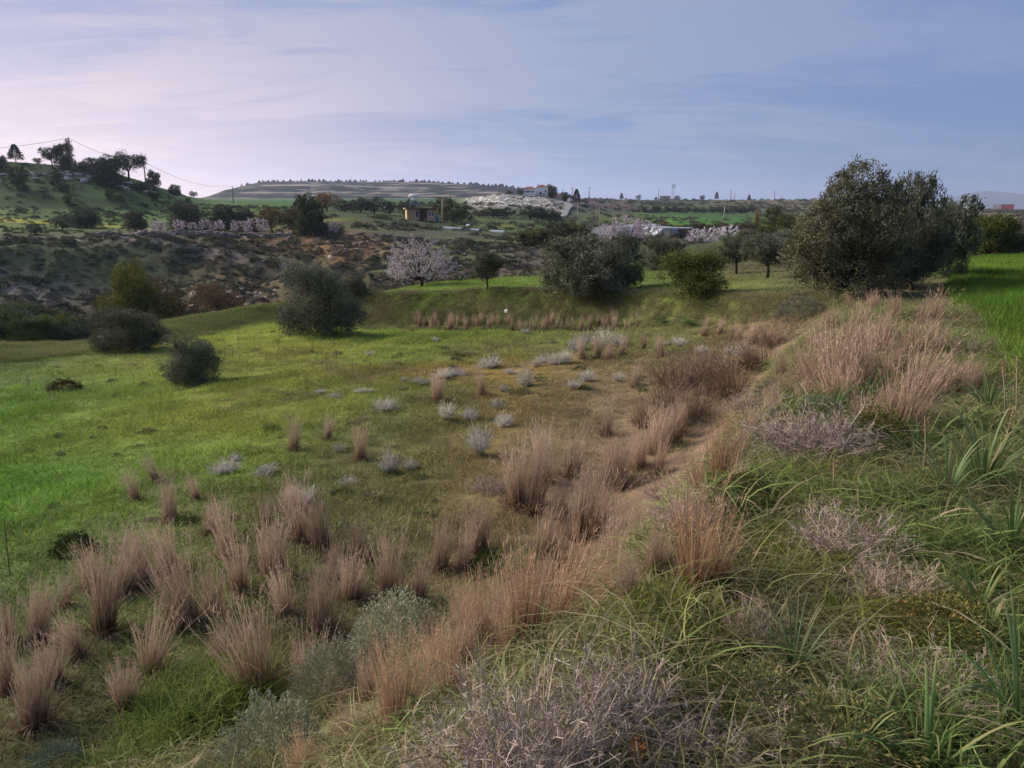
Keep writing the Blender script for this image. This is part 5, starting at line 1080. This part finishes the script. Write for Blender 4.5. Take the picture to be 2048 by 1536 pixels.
p = hit(1117, 398, 405); m = mpp(p); v = root('garden_shed', p, face(p), 'small red-roofed shed right of the white villa', 'shed')
bx('wall', M_BEIGE, v, (0, 0, .9), (15*m, 3.5, 2.6)); hip_roof(15*m, 3.5, .9, 2.25).build('roof', M_ROOF, v); bx('door', M_DWOOD, v, (2, -1.77, .8), (.9, .08, 1.9)); window(v, -1.2, -1.78, 1.2, .8, .8)
bx('plinth', M_WHITE, v, (0, -2.1, -.35), (17*m, .5, .7))
# wooden cabin
p = hit(842, 444, 160); m = mpp(p); rz = face(p)+.12; v = root('wooden_cabin', p, rz, 'warm brown wooden cabin with flat overhanging roof on the gully rim', 'cabin'); W = 60*m; H = 24*m; D = 3.2
bx('wall', M_WOOD, v, (-W*.29, -.1, H/2), (W*.40, D, H)); bx('wall', M_WOOD, v, (W*.33, -.1, H/2), (W*.32, D, H)); bx('wall', M_WOOD, v, (W*.04, D*.28, H/2), (W*.27, .12, H))
rf = bx('roof', M_RFELT, v, (0, -.25, H+.12), (W*1.10, D+1.1, .22)); bx('fascia', M_DWOOD, rf, (0, -D/2-.82, H+.10), (W*1.10, .04, .30))
for q in (-.07, .02, .12): bx('post', M_DWOOD, v, (W*q, -D/2-.35, H/2), (.10, .10, H))
window(v, -W*.16, -D/2-.13, H*.58, W*.10, H*.48)
for q in (.27, .36): window(v, W*q, -D/2-.13, H*.6, W*.055, H*.36)
bx('door', M_DWOOD, v, (W*.05, D*.21, H*.42), (W*.10, .06, H*.82)); bx('deck', M_DWOOD, v, (W*.03, -D/2-.1, -.1), (W*.5, 1.6, .3)); bx('bench', M_RFELT, v, (W*.14, -D/2+.3, .35), (W*.12, .5, .5))
p2 = hit(874, 444, 159); v = root('barrel', p2, 0, 'blue-grey barrel against the right end of the wooden cabin', 'barrel'); b_ = MB(); b_.tube([(0,0,0),(0,0,.1),(0,0,.7),(0,0,1.25),(0,0,1.35)], [.42,.46,.48,.46,.42], 12); b_.build('drum', M_BLUE, v, True); b_ = MB(); b_.tube([(0,0,1.35),(0,0,1.42)], [.43,.3], 12); b_.build('lid', M_RFELT, v, True)
# solar water heater with tank on a tall frame behind the cabin
p = hit(828, 430, 176); m = mpp(p); v = root('solar_water_heater', p, face(p), 'white water tank with solar panel on a steel frame above the cabin', 'water heater'); z0 = EYE-drop_of(828, 389, 176)-p.z
def rod(nm, a, b, r, mat, par, n=6): q = MB(); q.tube([a, b], r, n); return q.build(nm, mat, par)
for sx in (-1, 1):
    for sy in (-.7, .9): rod('leg', (sx*7.5*m, sy, -.2), (sx*7.5*m, sy, z0-6*m), .05, M_METAL, v)
q = MB(); L_ = 9.5*m; q.tube([(-L_, 0, z0-3.3*m), (-L_*.96, 0, z0-3.3*m), (-L_*.9, 0, z0-3.3*m), (L_*.9, 0, z0-3.3*m), (L_*.96, 0, z0-3.3*m), (L_, 0, z0-3.3*m)], [.1, 2.6*m, 3.6*m, 3.6*m, 2.6*m, .1], 14); q.build('tank', M_WHITE, v, True)
q = MB(); q.tube([(-5*m, -.3, z0-9.5*m), (5*m, -.3, z0-9.5*m)], [2.1*m, 2.1*m], 12); q.build('lower_tank', M_WHITE, v, True)
for sx in (-.5, .5):
    q = MB(); q.add([(sx*9*m-4.2*m, -.9, z0-20*m), (sx*9*m+4.2*m, -.9, z0-20*m), (sx*9*m+4.2*m, .2, z0-12*m), (sx*9*m-4.2*m, .2, z0-12*m), (sx*9*m-4.2*m, -.8, z0-20.6*m), (sx*9*m+4.2*m, -.8, z0-20.6*m), (sx*9*m+4.2*m, .3, z0-12.6*m), (sx*9*m-4.2*m, .3, z0-12.6*m)], [[0,1,2,3],[7,6,5,4],[0,4,5,1],[1,5,6,2],[2,6,7,3],[3,7,4,0]]); q.build('solar_panel', M_PANEL, v)
for z in (z0-21*m, z0-11.5*m): rod('brace', (-7.5*m, -.75, z), (7.5*m, -.75, z), .045, M_METAL, v)
# utility poles
def pole(px, ytop, ybase, label, dist=None, cross=True, group='utility poles', mat=M_POLE, r=.14, name='utility_pole', arm=1.2):
    p = hit(px, ybase, dist); d = math.hypot(p.x, p.y); z = EYE-drop_of(px, ytop, d)-p.z
    v = root(name, p, face(p)+.3, label, 'pole', group); q = MB(); q.tube([(0,0,-.5),(0,0,z*.5),(0,0,z)], [r*1.15, r, r*.8], 8); q.build('post', mat, v, True)
    if cross:
        bx('crossarm', mat, v, (0, -.1, z-.35), (arm*2, .12, .14))
        for s_ in (-.9, 0, .9): rod('insulator', (s_*arm, -.1, z-.28), (s_*arm, -.1, z+.02), .05, M_WHITE, v)
    return Vector((p.x, p.y, p.z+z-.15))
w1 = pole(146, 275, 354, 'tallest wooden pole on the crest of the left hill', cross=False, r=.16)
w2 = pole(292, 322, 372, 'second wooden pole at the end of the hill crest', cross=False, r=.16)
w3 = pole(467, 372, 408, 'third wooden pole in the fields before the plateau', dist=300, cross=False, r=.16)
M_WIRE = plain('wire', (.05, .05, .055), .6)
def wire(a, b, sag, label):
    pts = [a.lerp(b, t)-Vector((0, 0, sag*4*t*(1-t))) for t in np.linspace(0, 1, 15)]; q = MB(); q.tube(pts, .035, 5); o = q.build('overhead_wire', M_WIRE); tag(o, label, 'wire', 'overhead wires')
e_ = hit(-260, 330, 200); wire(w1, Vector((e_.x, e_.y, EYE-drop_of(-260, 300, 200))), 1.3, 'overhead wire from the tallest pole to the left edge'); wire(w1, w2, 1.2, 'overhead wire between the tallest and second hill poles'); wire(w2, w3, 2.2, 'overhead wire from the second pole down to the third')
M_PALEP = plain('pale_pole', (.34, .30, .22), .8)
for px, yt, yb, d, lab, mt, cr in [(885,399,443,164,'slim pale pole right of the wooden cabin',M_PALEP,False),(1155,404,452,260,'pale street pole beside the road below the house',M_PALEP,False),(1192,414,448,270,'left of two thin poles in the field right of the road',M_PALEP,False),(1198,413,450,268,'right of two thin poles in the field right of the road',M_PALEP,False),(1448,413,440,330,'thin pale pole in the far green field',M_PALEP,False),
    (1178,374,401,470,'crossarm pole on the skyline right of the house',M_POLE,True),(1144,375,398,430,'crossarm pole behind the house trees',M_POLE,True),(1125,377,398,425,'pale pole behind the red-roofed shed',M_PALEP,False),(1317,373,399,None,'dark pole on the skyline left of the mast',M_POLE,False),(1461,377,402,None,'dark pole on the skyline right of the tallest conifer',M_POLE,False),(1469,384,400,None,'faint thin pole beside the dark skyline pole',M_PALEP,False),(1549,381,400,None,'crossarm pole on the skyline near the thicket',M_POLE,True),(1563,389,400,None,'short thin pole on the skyline nearest the thicket',M_PALEP,False)]:
    pole(px, yt, yb, lab, d, cr, mat=mt, r=.13 if d and d < 300 else .22)
p = hit(1345, 402, 700); d = math.hypot(p.x, p.y); z = EYE-drop_of(1345, 368, d)-p.z; v = root('lattice_mast', p, face(p), 'grey lattice telecom mast on the right skyline', 'mast')
for sx in (-1, 1):
    for sy in (-1, 1): rod('leg', (sx*1.1, sy*1.1, -.5), (sx*.7, sy*.7, z), .12, M_METAL, v)
for k in range(8):
    a, b2 = z*k/8, z*(k+1)/8; rod('brace', (-1.05, -1.05, a), (.95, -.95, b2), .08, M_METAL, v); rod('brace', (1.05, -1.05, a), (-.95, -.95, b2), .08, M_METAL, v)
for k, zz in enumerate((z*.93, z*.80)):
    for a in range(3): bx('antenna', M_METAL, v, (1.6*math.cos(a*2.1), 1.6*math.sin(a*2.1), zz), (.5, .4, 1.8))
    rod('platform', (0, 0, zz-.15), (0, 0, zz), 1.5, M_METAL, v, 10)
# road up to the house
edge = [((1116,447),(1130,447)),((1122,440),(1134,440)),((1123,432),(1137,432)),((1125,425),(1141,425)),((1131,418),(1145,418)),((1133,413),(1147,413)),((1124,408.5),(1140,409.5)),((1116,406),(1124,407))]
ds = [300,312,328,345,362,375,384,388]
q = MB(); V = []
for (l, r), d in zip(edge, ds):
    for e in (l, r):
        g = ray(*e); h_ = math.hypot(g[0], g[1]); V.append((g[0]/h_*d, g[1]/h_*d, 0))
V = np.array(V); V = np.array([np.stack([np.interp(np.linspace(0, 7, 43), range(8), V[k::2, i]) for i in range(3)], -1) for k in (0, 1)])
zz = np.maximum(height(V[0, :, 0], V[0, :, 1]), height(V[1, :, 0], V[1, :, 1])); zz = np.convolve(np.pad(zz, 2, mode='edge'), np.ones(5)/5, 'valid')+.2
Lf = np.column_stack([V[0, :, :2], zz]); Rt = np.column_stack([V[1, :, :2], zz]); n = len(zz)
i = np.arange(n-1); q.add(np.vstack([Lf, Rt, Lf-[0, 0, 1], Rt-[0, 0, 1]]), np.vstack([np.stack([i, n+i, n+i+1, i+1], -1), np.stack([i, i+1, 2*n+i+1, 2*n+i], -1), np.stack([n+i, 3*n+i, 3*n+i+1, n+i+1], -1)])); q.build('road', M_ASPH, None, False, 'structure')
# greenhouses / plastic tunnels
def tunnel(a, b, rad, hgt, name, label, group=None, ribs=True):
    d = (b-a); L_ = d.length; v = root(name, a, math.atan2(d.y, d.x), label, 'greenhouse', group); th = np.linspace(0, PI, 11); n = 13; xs = np.linspace(0, L_, n)
    zo = np.array([(a.lerp(b, t)).z-a.z for t in np.linspace(0, 1, n)])
    Vv = np.stack([np.repeat(xs, 11), np.tile(np.cos(th)*rad, n), np.tile(np.sin(th)*hgt, n)+np.repeat(zo, 11)], -1); i = np.arange(n-1)[:, None]*11; j = np.arange(10)[None]
    q = MB(); q.add(Vv, np.stack([i+j, i+j+1, i+12+j-1+1-1+0+0, i+11+j], -1).reshape(-1, 4) if False else np.stack([i+j, i+j+1, i+11+j+1, i+11+j], -1).reshape(-1, 4)); q.build('cover', M_PLAST, v, True)
    if ribs:
        for k in range(0, n, 2): q = MB(); q.tube(np.stack([np.full(11, xs[k]), np.cos(th)*rad*1.01, np.sin(th)*hgt*1.01+zo[k]], -1), .04, 5); q.build('rib', M_METAL, v)
    for k in (0, n-1):
        q = MB(); q.add(np.vstack([[[xs[k], 0, zo[k]]], np.stack([np.full(11, xs[k]), np.cos(th)*rad*.98, np.sin(th)*hgt*.98+zo[k]], -1)]), None, [[0, t+1, t+2] for t in range(10)]); q.build('end_sheet', M_PLAST, v)
tunnel(hit(1214, 482, 134), hit(1300, 482, 150), 3.2, 1.5, 'greenhouse', 'long pale plastic greenhouse behind the almond blossoms, at left', 'greenhouses')
tunnel(hit(1300, 482, 141), hit(1345, 482, 136), 3.0, 1.4, 'greenhouse', 'second pale greenhouse adjoining the long one', 'greenhouses')
tunnel(hit(884, 463, 138), hit(958, 464, 136), .5, .38, 'crop_tunnel', 'low white crop tunnel strip in the field, left piece', 'crop tunnels', False)
tunnel(hit(982, 465, 135), hit(1010, 465, 134), .5, .38, 'crop_tunnel', 'low white crop tunnel strip in the field, right piece', 'crop tunnels', False)
p = hit(1352, 484, 128); m = mpp(p); v = root('lean_to_shed', p, face(p)-.15, 'open shed with flat grey roof right of the greenhouses', 'shed'); rf = bx('roof', M_METAL, v, (0, 0, 19*m), (58*m, 4, .15))
for sx in (-24, -8, 8, 24): bx('post', M_DWOOD, v, (sx*m, -1.7, 9*m), (.14, .14, 19*m-.1))
bx('wall', M_GREY, v, (14*m, 1.2, 8*m), (26*m, .2, 16*m)); bx('shelf', M_PLAST, v, (-14*m, .6, 8*m), (16*m, .8, 8*m))
# far right buildings
def far_house(name, label, px, yb, yt, w, mats, d):
    p = hit(px, yb, d); m = mpp(p); h = EYE-drop_of(px, yt, d)-p.z; v = root(name, p, face(p), label, 'house'); W = w*m
    if len(mats) == 2:
        bx('wall', mats[0], v, (-W*.31, 0, h/2-.5), (W*.38, 10, h+1)); bx('wall', mats[1], v, (W*.19, -.4, h/2-.7), (W*.60, 11, h+.4)); bx('roof', M_DWOOD, v, (W*.19, -.4, h+.05), (W*.63, 11.5, .5)); bx('door', M_DWOOD, v, (W*.1, -5.95, h*.3), (W*.1, .1, h*.6))
    else:
        bx('wall', mats[0], v, (0, 0, h/2-.5), (W, 9, h+1)); bx('roof', M_GREY, v, (0, 0, h+.2), (W*1.05, 9.5, .4)); window(v, 0, -4.55, h*.6, W*.16, h*.25); bx('door', M_DWOOD, v, (W*.25, -4.55, h*.25), (W*.14, .1, h*.5))
far_house('red_barn', 'red and grey barn on the plain at the far right', 2006, 420, 409, 36, (M_GREY, M_RED), 1250)
far_house('white_house', 'small white house on the plain left of the red barn', 1934, 421, 411, 11, (M_WHITE,), 1150)
far_house('beige_house', 'beige house on the skyline beside the lattice mast', 1330, 400, 393, 20, (M_BEIGE,), 705)
far_house('white_hut', 'tiny white hut on the right skyline beside the round tree', 1276, 399, 394, 8, (M_WHITE,), 700)
# pale stone on the bank, low wall, roadside boulder
def boulder(name, label, px, py, w, h, mat, seed, dist=None, group=None):
    p = hit(px, py, dist); m = mpp(p); o = obj(name, rock_mesh(seed, mat, .9)); o.location = p+Vector((0, 0, h*m*.35)); o.scale = (w*m*1.25, w*m, h*m*1.2); o.rotation_euler = (.2, .35, seed); tag(o, label, 'rock', group)
boulder('white_stone', 'white stone lying on the far bank above the dry row', 1014, 630, 11, 9, plain('white_stone', (.58, .55, .52), .85, .15, 8.), 401)
M_STN = plain('grey_stone', (.30, .25, .225), .9, .2, 1.2, .4)
boulder('boulder', 'rounded grey boulder left of the road below the house', 1108, 420, 11, 8, M_STN, 402, 345); boulder('boulder', 'pinkish boulder on the slope right of the road bend', 1140, 407, 12, 12, plain('pink_stone', (.42, .33, .32), .9, .2, 1.), 403, 402); boulder('boulder', 'low grey boulder right of the pale street pole', 1168, 414, 20, 8, M_STN, 404, 400); boulder('white_heap', 'small white heap by the yellow flower strip', 936, 453, 8, 5, M_WHITE, 405, 150)
def stone_wall():
    n = 300; r = np.random.default_rng(5); pts = []; v = None
    xs = np.linspace(196, 585, n); rows = []
    a = hit(392, 474, 104.5); v = root('stone_wall', a, 0, 'low dry stone retaining wall along the field edge at the left', 'wall')
    q = MB(); base = [rock_mesh(500+k, M_STN) for k in range(4)]
    co = [np.array([list(w.co) for w in b.vertices]) for b in base]; fc = [np.array([list(f.vertices) for f in b.polygons]) for b in base]
    for k, px in enumerate(xs):
        g = ray(px, 474); h_ = math.hypot(g[0], g[1]); d = np.interp(az_of(px, 474), AG, LD[8])-.5; x, y = g[0]/h_*d, g[1]/h_*d; z = float(height(x, y+.3)[0])
        for c in range(4):
            s_ = .10+.22*r.random()**1.5; j = r.integers(0, 4); V = co[j]*np.array([s_*2.2, s_*1.6, s_*1.3])
            t = r.random()*6.28; V = V @ np.array([[math.cos(t), math.sin(t), 0], [-math.sin(t), math.cos(t), 0], [0, 0, 1]])
            q.add(V+np.array([x-a.x+r.normal(0, .1), y-a.y-.25*c+r.normal(0, .12), z-a.z+.22-.2*c+r.normal(0, .08)]), None, fc[j])
    q.build('stones', M_STN, v, False, 'stuff')
stone_wall()

# ------------------------------------------------------------------ evening haze
def haze():
    q = MB(); q.box((2900, 4000, 150), (11000, 13200, 420)); k = NT(new_mat('haze_air'))
    pv = k.n('ShaderNodeVolumePrincipled'); pv.inputs['Color'].default_value = (.58, .69, .95, 1); pv.inputs['Density'].default_value = 1.3e-4; pv.inputs['Anisotropy'].default_value = 0.35
    o = k.n('ShaderNodeOutputMaterial'); k.L.new(pv.outputs[0], o.inputs['Volume']); k.m.cycles.homogeneous_volume = True if hasattr(k.m.cycles, 'homogeneous_volume') else None
    h = q.build('haze', k.m, None, False, 'stuff'); tag(h, 'thin blue evening haze over the plain and far mountain', 'haze')
haze()
